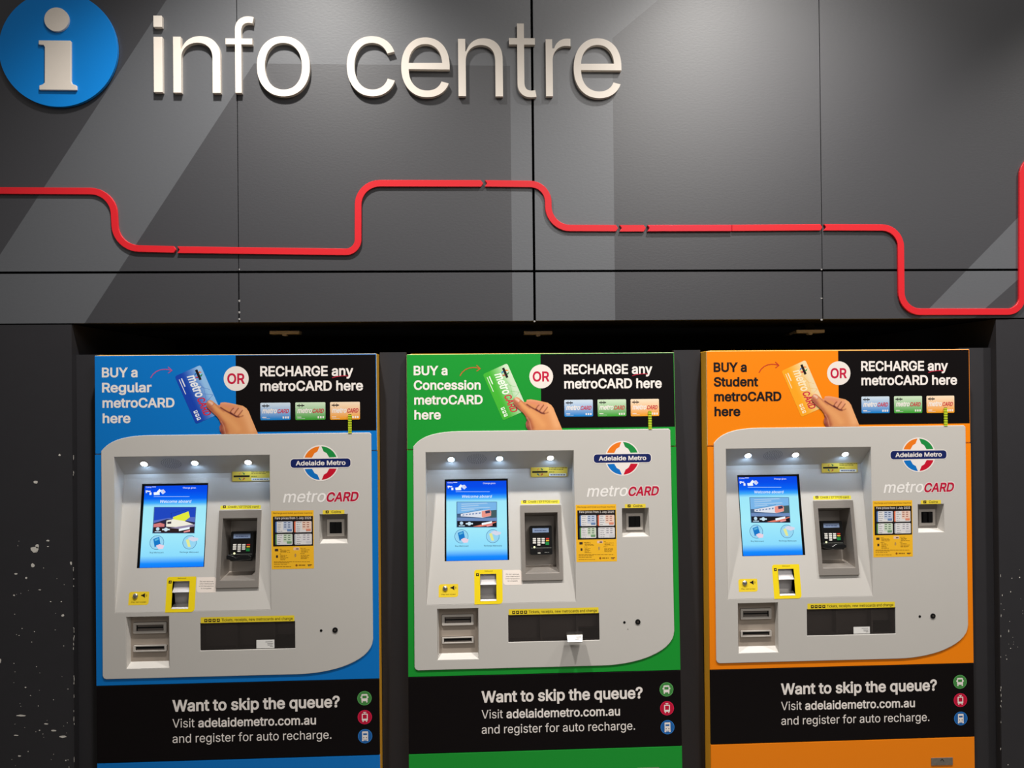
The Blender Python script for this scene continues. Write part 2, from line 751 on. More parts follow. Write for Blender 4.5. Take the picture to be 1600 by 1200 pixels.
# pillars left and right of the machine bay, chipped paint
def pillar(name, x0, x1, chips, edge):
    p = PB()
    p.box(WALL, x0, x1, 0, SOFFIT - 0.003, -0.66, 0, m_pillar)
    rnd = random.Random(3)
    for (cx, cy, w, h) in chips:
        n = 7
        pts = [(cx + w / 2 * math.cos(6.283 * j / n) * rnd.uniform(0.55, 1.1), cy + h / 2 * math.sin(6.283 * j / n) * rnd.uniform(0.55, 1.1)) for j in range(n)]
        p.pxpoly(WALL, pts, m_chip, 0.0006)
    return struct(name, p, recalc=False)


rc = random.Random(11)
chipsL = [(55.5, 753.5, 10, 6), (54, 858, 14, 12), (58, 853, 6, 8), (51.5, 883.5, 7, 7), (93, 711, 4, 4), (75, 845, 6, 3), (75, 854, 4, 2), (25, 896.5, 6, 3),
          (41, 903, 4, 4), (22, 930, 4, 3), (62, 921.5, 5, 2), (98, 961.5, 5, 5), (111, 880, 4, 7), (40, 1074, 3, 2), (54, 987, 2, 2), (30, 993, 2, 2), (34, 1118, 18, 3),
          (25, 1149, 12, 2.5), (72, 1131, 10, 3), (84, 1141.5, 11, 3), (99, 1151, 13, 4), (30, 1181, 7, 3), (1, 1032, 2, 9), (79, 940, 3, 2), (96, 940, 3, 2),
          (62, 1141, 3, 2), (44, 1174, 2, 2), (103, 1188, 3, 2)]
chipsL += [(rc.uniform(15, 108), rc.uniform(840, 1200), rc.uniform(1.0, 2.2), rc.uniform(0.8, 1.8)) for _ in range(44)]
chipsL += [(115.5 + rc.uniform(-1, 0.6), y, 1.2, rc.uniform(2, 10)) for y in [rc.uniform(700, 1190) for _ in range(22)]]
chipsR = [(1581, 903.5, 3, 3), (1593, 902, 4, 4), (1579, 924.5, 2.5, 4), (1576, 986, 2, 8), (1579, 1013, 3, 3), (1573, 1030, 3, 3), (1575, 1195, 4, 3), (1566, 930, 2, 6), (1564, 962, 1.5, 9)]
chipsR = [(x_, y_, w_ * 0.6, h_ * 0.6) for x_, y_, w_, h_ in chipsR]
chipsR += [(1564 + rc.uniform(-0.6, 0.6), rc.uniform(890, 1190), 1.0, rc.uniform(2, 6)) for _ in range(14)]
chipsR += [(rc.uniform(1564, 1600), rc.uniform(880, 1040), rc.uniform(0.6, 1.2), rc.uniform(0.6, 1.2)) for _ in range(12)]
pillar('wall_left', -2.1, PLX, chipsL, 0)
pillar('wall_right', PRX, 2.4, chipsR, 1)

MX = [-0.8742, -0.1677, 0.5413]
MW, MH = 0.64, 1.5842
FTOP = 1.589
FIL = Frame((0, FY, 0), (1, 0, 0), (0, 0, 1), (0, -1, 0))
edges = [PLX + 0.0005] + [e for x in MX for e in (x - 0.002, x + MW + 0.002)] + [PRX - 0.0005]
for i in range(0, 8, 2):
    p = PB(); p.box(FIL, edges[i], edges[i + 1], 0, FTOP, -0.02, 0, m_filler)
    struct('trim_%d' % (i // 2 + 1), p)
# the dark slot above the machines
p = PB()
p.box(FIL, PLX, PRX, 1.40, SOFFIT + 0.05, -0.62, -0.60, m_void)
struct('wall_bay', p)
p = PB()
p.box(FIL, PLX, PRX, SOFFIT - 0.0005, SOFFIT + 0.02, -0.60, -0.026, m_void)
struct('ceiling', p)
p = PB()
p.box(Frame((0, 0, 0), (1, 0, 0), (0, 1, 0), (0, 0, 1)), -4, 4, -5, 0.7, -0.05, 0, m_floor)
struct('floor', p)

# small closed fittings hanging in the slot
for (cx, y0, y1, w, lab, tilt) in ((444, 516.8, 521.8, 46.5, 'small grey light bar in the dark slot above the blue ticket machine', 0),
                                   (841, 517.3, 522.3, 44, 'small grey light bar in the dark slot above the green ticket machine', 0),
                                   (1267, 515, 520, 44, 'small grey light bar with a folded end above the orange ticket machine', 1)):
    FB = Frame((0, 0.15, 0), (1, 0, 0), (0, 0, 1), (0, -1, 0))
    a0, b1 = FB.px(cx - w / 2, y0)
    a1, b0 = FB.px(cx + w / 2, y1)
    b1b = SOFFIT - 0.0005
    root = empty('slot_light', FB.at((a0 + a1) / 2, b1b, 0))
    L = Frame((0, 0, 0), (1, 0, 0), (0, 0, 1), (0, -1, 0))
    c, z = (a0 + a1) / 2, b1b
    q = PB(); q.box(L, a0 - c, a1 - c, b0 - z, b1 - z, -0.03, 0, mat('grey light housing', (176, 172, 172), 0.4)); q.build('housing', root, 0.0015)
    q = PB(); q.box(L, -0.012, 0.012, b1 - z - 0.002, 0, -0.03, -0.006, m_void); q.build('bracket', root)
    q = PB(); q.prism(L, circle(0, b0 - z - 0.002, 0.006, 12, 0.003), -0.016, -0.002, mat('grey light housing', (176, 172, 172))); q.build('sensor_knob', root)
    if tilt:
        q = PB(); q.prism(L, [(a0 - c - 0.016, b0 - z - 0.006), (a0 - c, b0 - z + 0.001), (a0 - c, b1 - z - 0.001), (a0 - c - 0.018, b0 - z)], -0.03, -0.004, m_pillar); q.build('end_flap', root)
    tag(root, lab, 'light fitting', 'light bars above the machines')

# ------------------------------------------------------------------ info sign
LY = 0.0115                                    # letters stand this far out of the wall
LF = WALL.off(LY)


def letter(ch, x0, x1, y0, y1, label, bold=-0.012):
    a0, b1 = LF.px(x0, y0)
    a1, b0 = LF.px(x1, y1)
    c = ((a0 + a1) / 2, (b0 + b1) / 2)
    v2, fs = fill(letter_outlines(ch, bold, 12))
    mx0, mx1 = min(v[0] for v in v2), max(v[0] for v in v2)
    my0, my1 = min(v[1] for v in v2), max(v[1] for v in v2)
    bm = bmesh.new()
    bv = [bm.verts.new(((x - mx0) / (mx1 - mx0) * (a1 - a0) + a0 - c[0], 0, (y - my0) / (my1 - my0) * (b1 - b0) + b0 - c[1])) for x, y in v2]
    for f in fs:
        try:
            bm.faces.new([bv[j] for j in f])
        except ValueError:
            pass
    rim = [e for e in bm.edges if len(e.link_faces) == 1]
    ext_ = bmesh.ops.extrude_face_region(bm, geom=bm.faces[:])
    for v in [g_ for g_ in ext_['geom'] if isinstance(g_, bmesh.types.BMVert)]:
        v.co.y = -LY
    bmesh.ops.recalc_face_normals(bm, faces=bm.faces)
    me = bpy.data.meshes.new('sign_letter')
    bm.to_mesh(me)
    bm.free()
    me.materials.append(m_letter)
    o = bpy.data.objects.new('sign_letter', me)
    o.location = (c[0], WY, c[1])
    col.objects.link(o)
    tag(o, label, 'sign letter', 'raised letters of the wall sign')


# the first letter: an upright bar with a square dot
a0, b1 = LF.px(239.3, 24.3)
a1, b0 = LF.px(252.5, 144)
root = empty('sign_letter', (a0, WY, b0))
for nm, ya, yb in (('stem', 57.5, 144), ('dot', 24.3, 42)):
    q = PB()
    lo, hi = LF.px(239.3, yb), LF.px(252.5, ya)
    q.box(Frame((0, 0, 0), (1, 0, 0), (0, 0, 1), (0, -1, 0)), 0, hi[0] - lo[0], lo[1] - b0, hi[1] - b0, 0, LY, m_letter)
    o = q.build(nm, root, 0.0008)
tag(root, 'cream raised letter i with square dot, first of the word info', 'sign letter', 'raised letters of the wall sign')
letter('n', 270.3, 344.7, 56, 145, 'cream raised letter n between i and f in the word info')
letter('f', 352, 397.5, 25, 145, 'cream raised letter f with crossbar, in the word info')
letter('o', 401, 484.4, 56, 150.6, 'cream raised round letter o ending the word info')
letter('c', 541.5, 617, 56, 150.5, 'cream raised letter c starting the word centre')
letter('e', 626.5, 703, 58, 152, 'cream raised letter e just after the c of centre')
letter('n', 715.6, 786, 59.4, 150.5, 'cream raised letter n beside the t of centre')
letter('t', 795, 838.4, 36.5, 152, 'cream raised letter t crossing the wide wall joint')
letter('r', 852.5, 893.7, 60, 150.5, 'cream raised letter r after the t of centre')
letter('e', 896, 971.5, 59.4, 153.5, 'cream raised letter e, the last of the word centre')

DF = WALL.off(0.010)
cx, cz = DF.px(91, 76.5)
R = abs(DF.px(183.5, 76.5)[0] - cx)
root = empty('info_sign', (cx, WY, cz))
L0 = Frame((0, 0, 0), (1, 0, 0), (0, 0, 1), (0, -1, 0))
q = PB(); q.prism(L0, circle(0, 0, R, 96), 0.002, 0.010, m_disc); q.build('disc', root, 0.0015)
q = PB(); q.prism(L0, circle(0, 0, R * 0.8, 48), 0, 0.002, m_black); q.build('spacer', root)
I3 = DF.off(0.006)
rel = lambda x, y: (I3.px(x, y)[0] - cx, I3.px(x, y)[1] - cz)
d0, d1 = rel(69, 30), rel(107.3, 30)
q = PB(); q.prism(L0, circle((d0[0] + d1[0]) / 2, d0[1], (d1[0] - d0[0]) / 2, 48), 0.0101, 0.016, m_letter); q.build('letter_dot', root, 0.0015)
stem = [(60, 62.8), (109.5, 63.2), (111, 65), (111, 127), (112.5, 131), (117.5, 132.6), (119.7, 134), (119.7, 140.6), (61, 140), (61, 133.2), (66, 132), (69.4, 129), (69.6, 73), (68, 70), (60, 69.3)]
q = PB(); q.prism(L0, [rel(*s) for s in stem][::-1], 0.0101, 0.016, m_letter); q.build('letter_stem', root, 0.0012)
tag(root, 'round blue information disc with a raised cream letter i', 'sign')

# ------------------------------------------------------------------ the red line on the wall
RT = 0.0055


def strip(pts, radii, label, th=RT, w=10.3, tail=False, tip=False, hue=None):
    RF = WALL.off(th)
    P = fillet([RF.px(*q) for q in pts], [r * RF.m(*pts[i + 1]) for i, r in enumerate(radii)])
    w = w * RF.m(700, 350)
    ox, oz = P[0]
    P = [(a - ox, b - oz) for a, b in P]
    L, R = offset(P, w / 2), offset(P, -w / 2)
    k = 0.0052
    if tip:
        d = Vector((P[-1][0] - P[-2][0], P[-1][1] - P[-2][1])).normalized()
        end = [(P[-1][0] + d.x * k, P[-1][1] + d.y * k)]
    else:
        end = []
    st = []
    if tail:
        d = Vector((P[1][0] - P[0][0], P[1][1] - P[0][1])).normalized()
        st = [(P[0][0] + d.x * k, P[0][1] + d.y * k)]
    out = R + end + L[::-1] + st
    q = PB()
    q.prism(Frame((0, 0, 0), (1, 0, 0), (0, 0, 1), (0, -1, 0)), out, 0, th, hue or m_red)
    o = q.build('red_strip', None, 0.0008, 1)
    o.location = (ox, WY - 0.0002, oz)
    tag(o, label, 'wall strip', 'pieces of the red line')


strip([(-420, 295), (176.3, 298.8), (181, 387.5), (271.5, 389.8)], [36, 38], 'red strip stepping down at the far left, below the blue disc', tip=True)
strip([(277, 390.2), (559.3, 393.8), (559.6, 286.2), (751.5, 286.6)], [19, 34], 'red strip climbing in a step below the words info centre', tail=True, tip=True)
strip([(757.5, 286.6), (856.5, 287.8), (857, 356.2), (962.5, 356.6)], [28, 34], 'red strip stepping down across the wide wall joint', tail=True, tip=True)
strip([(968, 356.6), (1006, 356.6)], [], 'shortest red strip, between two arrow shaped gaps', tail=True, tip=True)
strip([(1011.5, 356.6), (1143.5, 356.2)], [], 'straight red strip right after the shortest piece, standing slightly prouder', th=0.0072, tail=True, hue=mat('red strip paint pinker', (206, 34, 50), 0.4))
strip([(1143.8, 356.2), (1282, 355.2)], [], 'straight red strip ending at the thin wall joint', tip=True)
strip([(1287.5, 355.2), (1407.5, 355.6), (1409, 487), (1597.2, 487), (1598, 245), (1720, 245)], [30, 30, 23, 30], 'red strip dropping into a U shape at the right edge', tail=True)


# ------------------------------------------------------------------ ticket machines
LEAN2, OFF2 = 0.0351, -0.0236
_rot2 = Matrix.Rotation(-LEAN2, 3, 'X')
_inv2 = _rot2.inverted()
_loc2 = Vector((MX[1], OFF2, 0))
VIEW = lambda o, d: (_inv2 @ (o - _loc2), _inv2 @ d)       # the photograph seen from the middle machine's own axes
FTH = 0.0020                                                # fascia thickness
P0 = Frame((0, 0, 0), (1, 0, 0), (0, 0, 1), (0, -1, 0), VIEW)
FA = P0.off(FTH)


def plane_w(x, y, v):
    """height of a pixel on the machine's plane at depth v"""
    return P0.off(-v).px(x, y)[1]


wF = FA.px(780, 705.5)[1]
wB = FA.px(780, 942.5)[1]
vT = 0.047
wC = plane_w(780, 733, vT)
wT = plane_w(780, 740, vT)
uL, uR = FA.px(665.8, 820)[0], FA.px(898.0, 820)[0]
T = Frame((0, -FTH, wB), (1, 0, 0), (0, vT + FTH, wT - wB), (0, -(wT - wB), vT + FTH), VIEW)
TH = math.hypot(vT + FTH, wT - wB)
CE = Frame((0, -FTH, wF), (1, 0, 0), (0, vT + FTH, wC - wF), (0, wC - wF, -(vT + FTH)), VIEW)
CEH = math.hypot(vT + FTH, wC - wF)


def quad(F, x0, y0, x1, y1):
    """rectangle on F whose opposite corners are two pixels"""
    a, b = F.px(x0, y0), F.px(x1, y1)
    return (min(a[0], b[0]), min(a[1], b[1]), max(a[0], b[0]), max(a[1], b[1]))


def qpts(r):
    return [(r[0], r[1]), (r[2], r[1]), (r[2], r[3]), (r[0], r[3])]


def mix(a, b, t):
    return tuple(x + (y - x) * t for x, y in zip(a, b))


_hc = {}


def hand_colors(zx, zy):
    k = (round(zx, 2), round(zy, 2))
    if k not in _hc:
        _hc[k] = hand_tone(zx, zy)
    return _hc[k]


def hand_tone(zx, zy):
    """the printed photograph of a hand: skin tones over the picture (its own units)"""
    def near(pts, w):
        best = 1e9
        for (x0, y0), (x1, y1) in zip(pts, pts[1:]):
            dx, dy = x1 - x0, y1 - y0
            t = max(0, min(1, ((zx - x0) * dx + (zy - y0) * dy) / (dx * dx + dy * dy + 1e-9)))
            best = min(best, math.hypot(zx - x0 - t * dx, zy - y0 - t * dy))
        return math.exp(-(best / w) ** 2)
    c = (222, 148, 92)
    c = mix(c, (238, 172, 118), near([(1190, 770), (1270, 900), (1330, 1080)], 80))
    c = mix(c, (234, 164, 104), near([(760, 740), (900, 880), (1010, 970), (1100, 1080)], 62) * 0.8)
    c = mix(c, (176, 96, 62), near([(630, 740), (700, 800), (790, 890), (880, 1010), (925, 1130)], 40) * 0.85)
    c = mix(c, (226, 142, 108), near([(850, 690), (960, 705), (1020, 740)], 45) * 0.85)
    c = mix(c, (236, 170, 128), near([(840, 668), (960, 676), (1080, 698)], 16) * 0.7)
    c = mix(c, (160, 84, 76), near([(622, 668), (640, 720), (690, 770)], 34) * 0.6)
    c = mix(c, (244, 204, 190), near([(652, 650), (690, 668), (704, 690)], 20) * 0.85)
    c = mix(c, (174, 96, 74), near([(655, 720), (700, 712), (722, 686)], 9) * 0.6)
    c = mix(c, (190, 112, 78), near([(735, 668), (800, 735), (880, 800)], 14) * 0.6)
    # the folded fingers behind the thumb
    c = mix(c, (226, 150, 122), near([(1010, 830), (1050, 780), (1080, 735)], 22) * 0.8)
    c = mix(c, (228, 152, 120), near([(1075, 865), (1120, 815), (1150, 755)], 22) * 0.8)
    c = mix(c, (110, 48, 40), near([(835, 742), (900, 785), (960, 818), (1005, 842)], 12) * 0.9)
    c = mix(c, (84, 32, 30), near([(985, 822), (1030, 855), (1080, 884), (1120, 890)], 13) * 0.95)
    c = mix(c, (120, 54, 46), near([(1040, 856), (1072, 805), (1112, 752)], 8) * 0.85)
    c = mix(c, (118, 54, 46), near([(985, 815), (1010, 775), (1035, 752)], 8) * 0.75)
    c = mix(c, (126, 60, 48), near([(1100, 884), (1145, 830), (1176, 786)], 8) * 0.8)
    c = mix(c, (150, 82, 60), near([(1120, 890), (1160, 884), (1185, 872)], 10) * 0.6)
    # the fingertips curled underneath
    c = mix(c, (132, 58, 54), near([(832, 1010), (822, 1080), (862, 1150)], 44) * 0.95)
    c = mix(c, (188, 112, 96), near([(826, 1030), (830, 1100)], 14) * 0.6)
    c = mix(c, (222, 160, 130), near([(842, 960), (884, 1040), (908, 1150)], 8) * 0.6)
    return lin(c)


HAND = [(605, 690), (612, 655), (632, 630), (665, 618), (702, 630), (737, 662), (785, 702), (822, 700), (833, 662), (900, 655), (1000, 672), (1080, 690), (1180, 712),
        (1240, 752), (1276, 802), (1310, 890), (1360, 1010), (1425, 1165), (910, 1165), (855, 1165), (822, 1115), (814, 1055), (836, 1002), (812, 935), (780, 890), (720, 832), (660, 782), (618, 735)]
hz = lambda p: (p[0] / 10.62 + 744.6, p[1] / 10.62 + 562.2)


def hand_mesh(F, h, parent):
    bm = bmesh.new()
    vs = [bm.verts.new((x, y, 0)) for x, y in HAND]
    bm.faces.new(vs)
    st = 6
    for k in range(600, 1440, st):
        bmesh.ops.bisect_plane(bm, geom=bm.verts[:] + bm.edges[:] + bm.faces[:], plane_co=(k, 0, 0), plane_no=(1, 0, 0))
    for k in range(610, 1170, st):
        bmesh.ops.bisect_plane(bm, geom=bm.verts[:] + bm.edges[:] + bm.faces[:], plane_co=(0, k, 0), plane_no=(0, 1, 0))
    bmesh.ops.triangulate(bm, faces=bm.faces)
    bm.verts.index_update()
    q = PB()
    q.mi(m_print())
    for v in bm.verts:
        q.v.append(tuple(F.at(*F.px(*hz((v.co.x, v.co.y))), h)))
        q.colors.append(hand_colors(v.co.x, v.co.y))
    for f in bm.faces:
        q.f.append(tuple(v.index for v in f.verts)); q.fm.append(0)
    bm.free()
    return q.build('printed_hand', parent, recalc=False, colors=True)


def emblem(q, F, cx, cy, s, h, small=False):
    """round four-colour badge with a bar across; s = pixel radius"""
    wht = m_white
    c = F.px(cx, cy)
    r = s * F.m(cx, cy)
    q.poly(F, circle(c[0], c[1], r * 1.07, 48), wht, h)
    inner = [(0.06, 0.985), (0.18, 0.69), (0.36, 0.585), (0.51, 0.33)]
    for sx, sy, rgb in ((-1, 1, (240, 122, 20)), (1, 1, (24, 140, 62)), (-1, -1, (0, 112, 196)), (1, -1, (200, 8, 42))):
        pts = list(inner) + [(math.cos(math.radians(a)), math.sin(math.radians(a))) for a in range(20, 88, 6)]
        q.poly(F, [(c[0] + sx * x * r, c[1] + sy * y * r) for x, y in pts], ink(rgb), h + 0.0001)
    bw, bh = r * 1.80, r * 0.295
    q.poly(F, rrect(c[0] - bw, c[1] - bh, c[0] + bw, c[1] + bh, bh * 0.75), wht, h + 0.0002)
    b2, h2 = bw - r * 0.035, bh - r * 0.035
    q.poly(F, rrect(c[0] - b2, c[1] - h2, c[0] + b2, c[1] + h2, h2 * 0.75), ink((14, 30, 92)), h + 0.0003)
    q.text(F, 'Adelaide Metro', (c[0] - r * 1.46, c[1] - r * 0.115), (c[0] + r * 1.47, c[1] - r * 0.115), r * 0.25, wht, h + 0.0004, 0.04)


def pale(c, t):
    return mix(c, (255, 250, 244), t)


def tiny_card(F, x0, y0, x1, y1, rgb, top, parent, h):
    q = PB()
    a = quad(F, x0, y0, x1, y1)
    g = m_print()
    o = rrect(*a, 0.0022, 4)
    q.poly(F, o, g, h, [lin(mix(rgb, top, min(1, max(0, ((b - a[1]) / (a[3] - a[1]) - 0.3) / 0.6)))) for _, b in o])
    W_, H_ = a[2] - a[0], a[3] - a[1]
    P = lambda u, v: (a[0] + u * W_, a[1] + v * H_)
    q.text(F, 'metro', P(0.06, 0.40), P(0.555, 0.40), H_ * 0.27, m_white, h + 0.0002, 0.05, 0.2)
    q.text(F, 'CARD', P(0.57, 0.40), P(0.95, 0.40), H_ * 0.22, ink((196, 40, 60)), h + 0.0002, 0.05, 0.2)
    q.poly(F, [P(0.05, 0.79), P(0.30, 0.79), P(0.30, 0.85), P(0.05, 0.85)], m_ink, h + 0.0002)
    for sx in (-1, 1):
        for sy in (-1, 1):
            q.poly(F, [P(0.175 + sx * 0.02, 0.82 + sy * 0.12), P(0.175 + sx * 0.075, 0.82 + sy * 0.05), P(0.175 + sx * 0.05, 0.82 + sy * 0.03)], m_ink, h + 0.0001)
    q.poly(F, [P(0.06, 0.14), P(0.2, 0.14), P(0.2, 0.18), P(0.06, 0.18)], m_white, h + 0.0002)
    q.poly(F, [P(0.06, 0.07), P(0.32, 0.07), P(0.32, 0.09), P(0.06, 0.09)], ink((220, 220, 216)), h + 0.0002)
    for k in range(3):
        q.poly(F, [P(0.74 + k * 0.08, 0.08), P(0.79 + k * 0.08, 0.08), P(0.79 + k * 0.08, 0.2), P(0.74 + k * 0.08, 0.2)], m_white, h + 0.0002)
    return q.build('printed_card', parent, recalc=False, colors=True)


def icon_badge(F, cx, cy, rgb, kind, parent, h):
    q = PB()
    r = 11 * F.m(cx, cy)
    c = F.px(cx, cy)
    q.poly(F, circle(*c, r, 40), ink(tuple(min(255, int(v * 1.25) + 20) for v in rgb)), h)
    q.poly(F, circle(*c, r * 0.94, 40), ink(rgb), h + 0.0001)
    B = lambda x0, y0, x1, y1, m, k, rad=0: q.poly(F, rrect(c[0] + x0 * r, c[1] + y0 * r, c[0] + x1 * r, c[1] + y1 * r, rad * r, 3), m, h + k * 0.0001)
    bg, w = ink(rgb), m_white
    if kind == 'bus':
        B(-.44, -.42, .44, .58, w, 2, .14); B(-.30, -.02, .30, .36, bg, 3)
        B(-.56, .02, -.46, .24, w, 2); B(.46, .02, .56, .24, w, 2)
        B(-.42, -.60, -.24, -.40, w, 2); B(.24, -.60, .42, -.40, w, 2)
    elif kind == 'tram':
        B(-.42, -.50, .42, .50, w, 2, .1); B(-.28, -.22, .28, .36, bg, 3)
        B(-.32, -.68, -.18, -.48, w, 2); B(.18, -.68, .32, -.48, w, 2)
        B(-.05, .5, .05, .66, w, 2); B(-.22, .64, .22, .74, w, 2)
    else:
        B(-.42, -.48, .42, .68, w, 2, .08); B(-.28, .16, .28, .40, bg, 3)
        B(-.26, -.28, -.12, -.14, ink((90, 90, 100)), 3); B(.12, -.28, .26, -.14, ink((90, 90, 100)), 3)
        B(-.44, -.70, -.22, -.46, w, 2); B(.22, -.70, .44, -.46, w, 2); B(-.2, -.6, .2, -.52, w, 2)
    return q.build(kind + '_icon', parent, recalc=False)


def black_icon(q, F, x0, y0, x1, y1, h):
    a = quad(F, x0, y0, x1, y1)
    q.poly(F, qpts(a), m_ink, h)
    w, g = a[2] - a[0], a[3] - a[1]
    q.poly(F, [(a[0] + w * .3, a[1] + g * .25), (a[0] + w * .75, a[1] + g * .4), (a[0] + w * .65, a[1] + g * .75), (a[0] + w * .35, a[1] + g * .6)], m_tag, h + 0.0001)


def screen_content(q, F, variant, h):
    """what the lit display shows"""
    e = lambda rgb: emis('screen %d %d %d' % rgb, rgb)
    Z = lambda x, y: (680 + x / 7.5, 730 + y / 7.5)
    wh = e((240, 250, 255))
    def R(x0, y0, x1, y1, m, k=1):
        q.pxpoly(F, [Z(x0, y1), Z(x1, y1), Z(x1, y0), Z(x0, y0)], m, h + k * 0.00008)
    def G(pts, m, k=1):
        q.pxpoly(F, [Z(*p) for p in pts], m, h + k * 0.00008)
    q.pxtext(F, 'Welcome aboard', Z(315, 358), Z(665, 356), 4.0, wh, h + 0.0003, 0.012, 0.18)
    q.pxtext(F, 'Change given', Z(560, 196), Z(705, 196), 2.2, wh, h + 0.0003, 0.01)
    q.pxtext(F, 'Coins', Z(145, 188), Z(205, 188), 2.0, wh, h + 0.0003, 0.01)
    R(212, 174, 258, 180, wh)
    R(240, 285, 640, 289, e((190, 230, 255)))
    for (x0, y0, x1, y1) in ((145, 218, 170, 232), (165, 222, 200, 234), (190, 240, 212, 268), (148, 236, 160, 246)):
        R(x0, y0, x1, y1, wh)
    G([(235, 240), (300, 232), (305, 268), (240, 270)], wh); G([(270, 232), (300, 200), (325, 225), (300, 240)], wh, 2)
    G([(312, 212), (345, 205), (370, 235), (340, 262), (316, 240)], e((200, 220, 255)), 3)
    G([(335, 218), (356, 222), (350, 244)], e((230, 180, 200)), 4)
    # the photograph of a train on the display
    R(250, 404, 724, 706, e((70, 110, 150)), 1)
    if variant == 0:
        R(258, 410, 718, 700, e((30, 70, 190)), 2)
        G([(258, 560), (420, 530), (718, 520), (718, 700), (258, 700)], e((90, 110, 190)), 3)
        G([(470, 520), (640, 455), (660, 520), (600, 570), (480, 575)], e((226, 232, 60)), 4)
        G([(258, 590), (400, 545), (540, 550), (718, 580), (718, 640), (258, 640)], e((40, 34, 60)), 3.5)
        G([(400, 560), (470, 545), (600, 565), (700, 600), (660, 640), (400, 630)], e((240, 236, 220)), 5)
        G([(410, 575), (455, 570), (455, 595), (412, 598)], e((60, 50, 60)), 6)
        G([(258, 600), (330, 585), (380, 600), (380, 630), (258, 635)], e((210, 120, 120)), 5)
        R(258, 640, 718, 700, e((44, 30, 30)), 6)
        G([(440, 645), (718, 600), (718, 625), (560, 655)], e((150, 140, 170)), 6.5)
        q.ribbon(F, F.pts([Z(440, 480), Z(600, 440), Z(700, 420)]), 0.0004, e((20, 30, 70)), h + 0.0005)
        q.ribbon(F, F.pts([Z(450, 470), Z(452, 560)]), 0.0005, e((20, 30, 70)), h + 0.0005)
    else:
        R(258, 410, 718, 700, e((120, 180, 232)), 2)
        for yy, w in ((430, 300), (455, 200), (480, 330), (505, 150)):
            G([(300, yy), (300 + w, yy - 14), (320 + w, yy - 4), (310, yy + 10)], e((170, 205, 236)), 3)
        G([(258, 545), (400, 540), (718, 500), (718, 700), (258, 700)], e((70, 96, 130)), 3.5)
        G([(600, 510), (718, 500), (718, 600), (640, 590)], e((66, 92, 96)), 4)
        G([(300, 548), (540, 508), (640, 498), (655, 520), (652, 570), (560, 592), (300, 575)], e((222, 226, 236)), 5)
        G([(545, 515), (640, 498), (656, 522), (654, 568), (560, 590), (545, 580)], e((236, 150, 136)), 6)
        G([(585, 512), (640, 503), (645, 535), (590, 545)], e((60, 60, 90)), 7)
        for k in range(6):
            x = 320 + k * 38
            G([(x, 556 - k * 5), (x + 22, 552 - k * 5), (x + 22, 564 - k * 4), (x, 568 - k * 4)], e((120, 140, 180)), 6)
        q.ribbon(F, F.pts([Z(262, 552), Z(420, 522), Z(560, 492)]), 0.0006, e((50, 60, 90)), h + 0.0007)
        G([(258, 590), (540, 598), (718, 590), (718, 632), (258, 632)], e((110, 140, 190)), 5.5)
        R(258, 630, 718, 700, e((24, 22, 28)), 7)
        G([(440, 695), (560, 668), (718, 636), (718, 645), (590, 690), (520, 698)], e((226, 120, 100)), 8)
    c = F.px(*Z(308, 656)); r = 20 / 7.5 * F.m(721, 815)
    q.poly(F, circle(*c, r, 16), e((190, 220, 240)), h + 0.0008)
    R(276, 682, 346, 692, e((190, 220, 240)), 9)
    q.poly(F, circle(*F.px(*Z(400, 662)), r * 1.1, 16), e((200, 226, 240)), h + 0.0008)
    R(358, 654, 442, 670, e((210, 232, 244)), 10)
    G([(545, 655), (665, 632), (665, 655), (548, 680)], wh, 10)
    G([(600, 684), (670, 664), (672, 684), (604, 698)], e((236, 150, 150)), 10)
    for k, (cx, cy, rr) in enumerate(((307, 810, 82), (675, 808, 80))):
        c = F.px(*Z(cx, cy)); s = F.m(720, 838) / 7.5
        q.poly(F, circle(*c, rr * s, 32), e((60, 110, 160)), h + 0.0002)
        q.poly(F, circle(*c, rr * 0.94 * s, 32), e((150, 214, 242)), h + 0.0003)
    G([(265, 770), (330, 745), (352, 840), (285, 862)], e((20, 120, 200)), 5)
    G([(280, 775), (322, 758), (326, 778), (285, 795)], e((90, 180, 220)), 6)
    G([(300, 846), (340, 828), (392, 845), (380, 882), (330, 886)], e((236, 210, 226)), 7)
    G([(630, 780), (665, 770), (690, 860), (660, 860)], e((226, 232, 150)), 5)
    G([(655, 758), (700, 742), (772, 762), (766, 786), (716, 800), (660, 776)], e((214, 216, 234)), 6)
    q.pxtext(F, 'Buy Metrocard', Z(235, 932), Z(388, 932), 2.2, e((30, 60, 90)), h + 0.0003, 0.01)
    q.pxtext(F, 'Recharge Metrocard', Z(572, 928), Z(780, 928), 2.2, e((30, 60, 90)), h + 0.0003, 0.01)


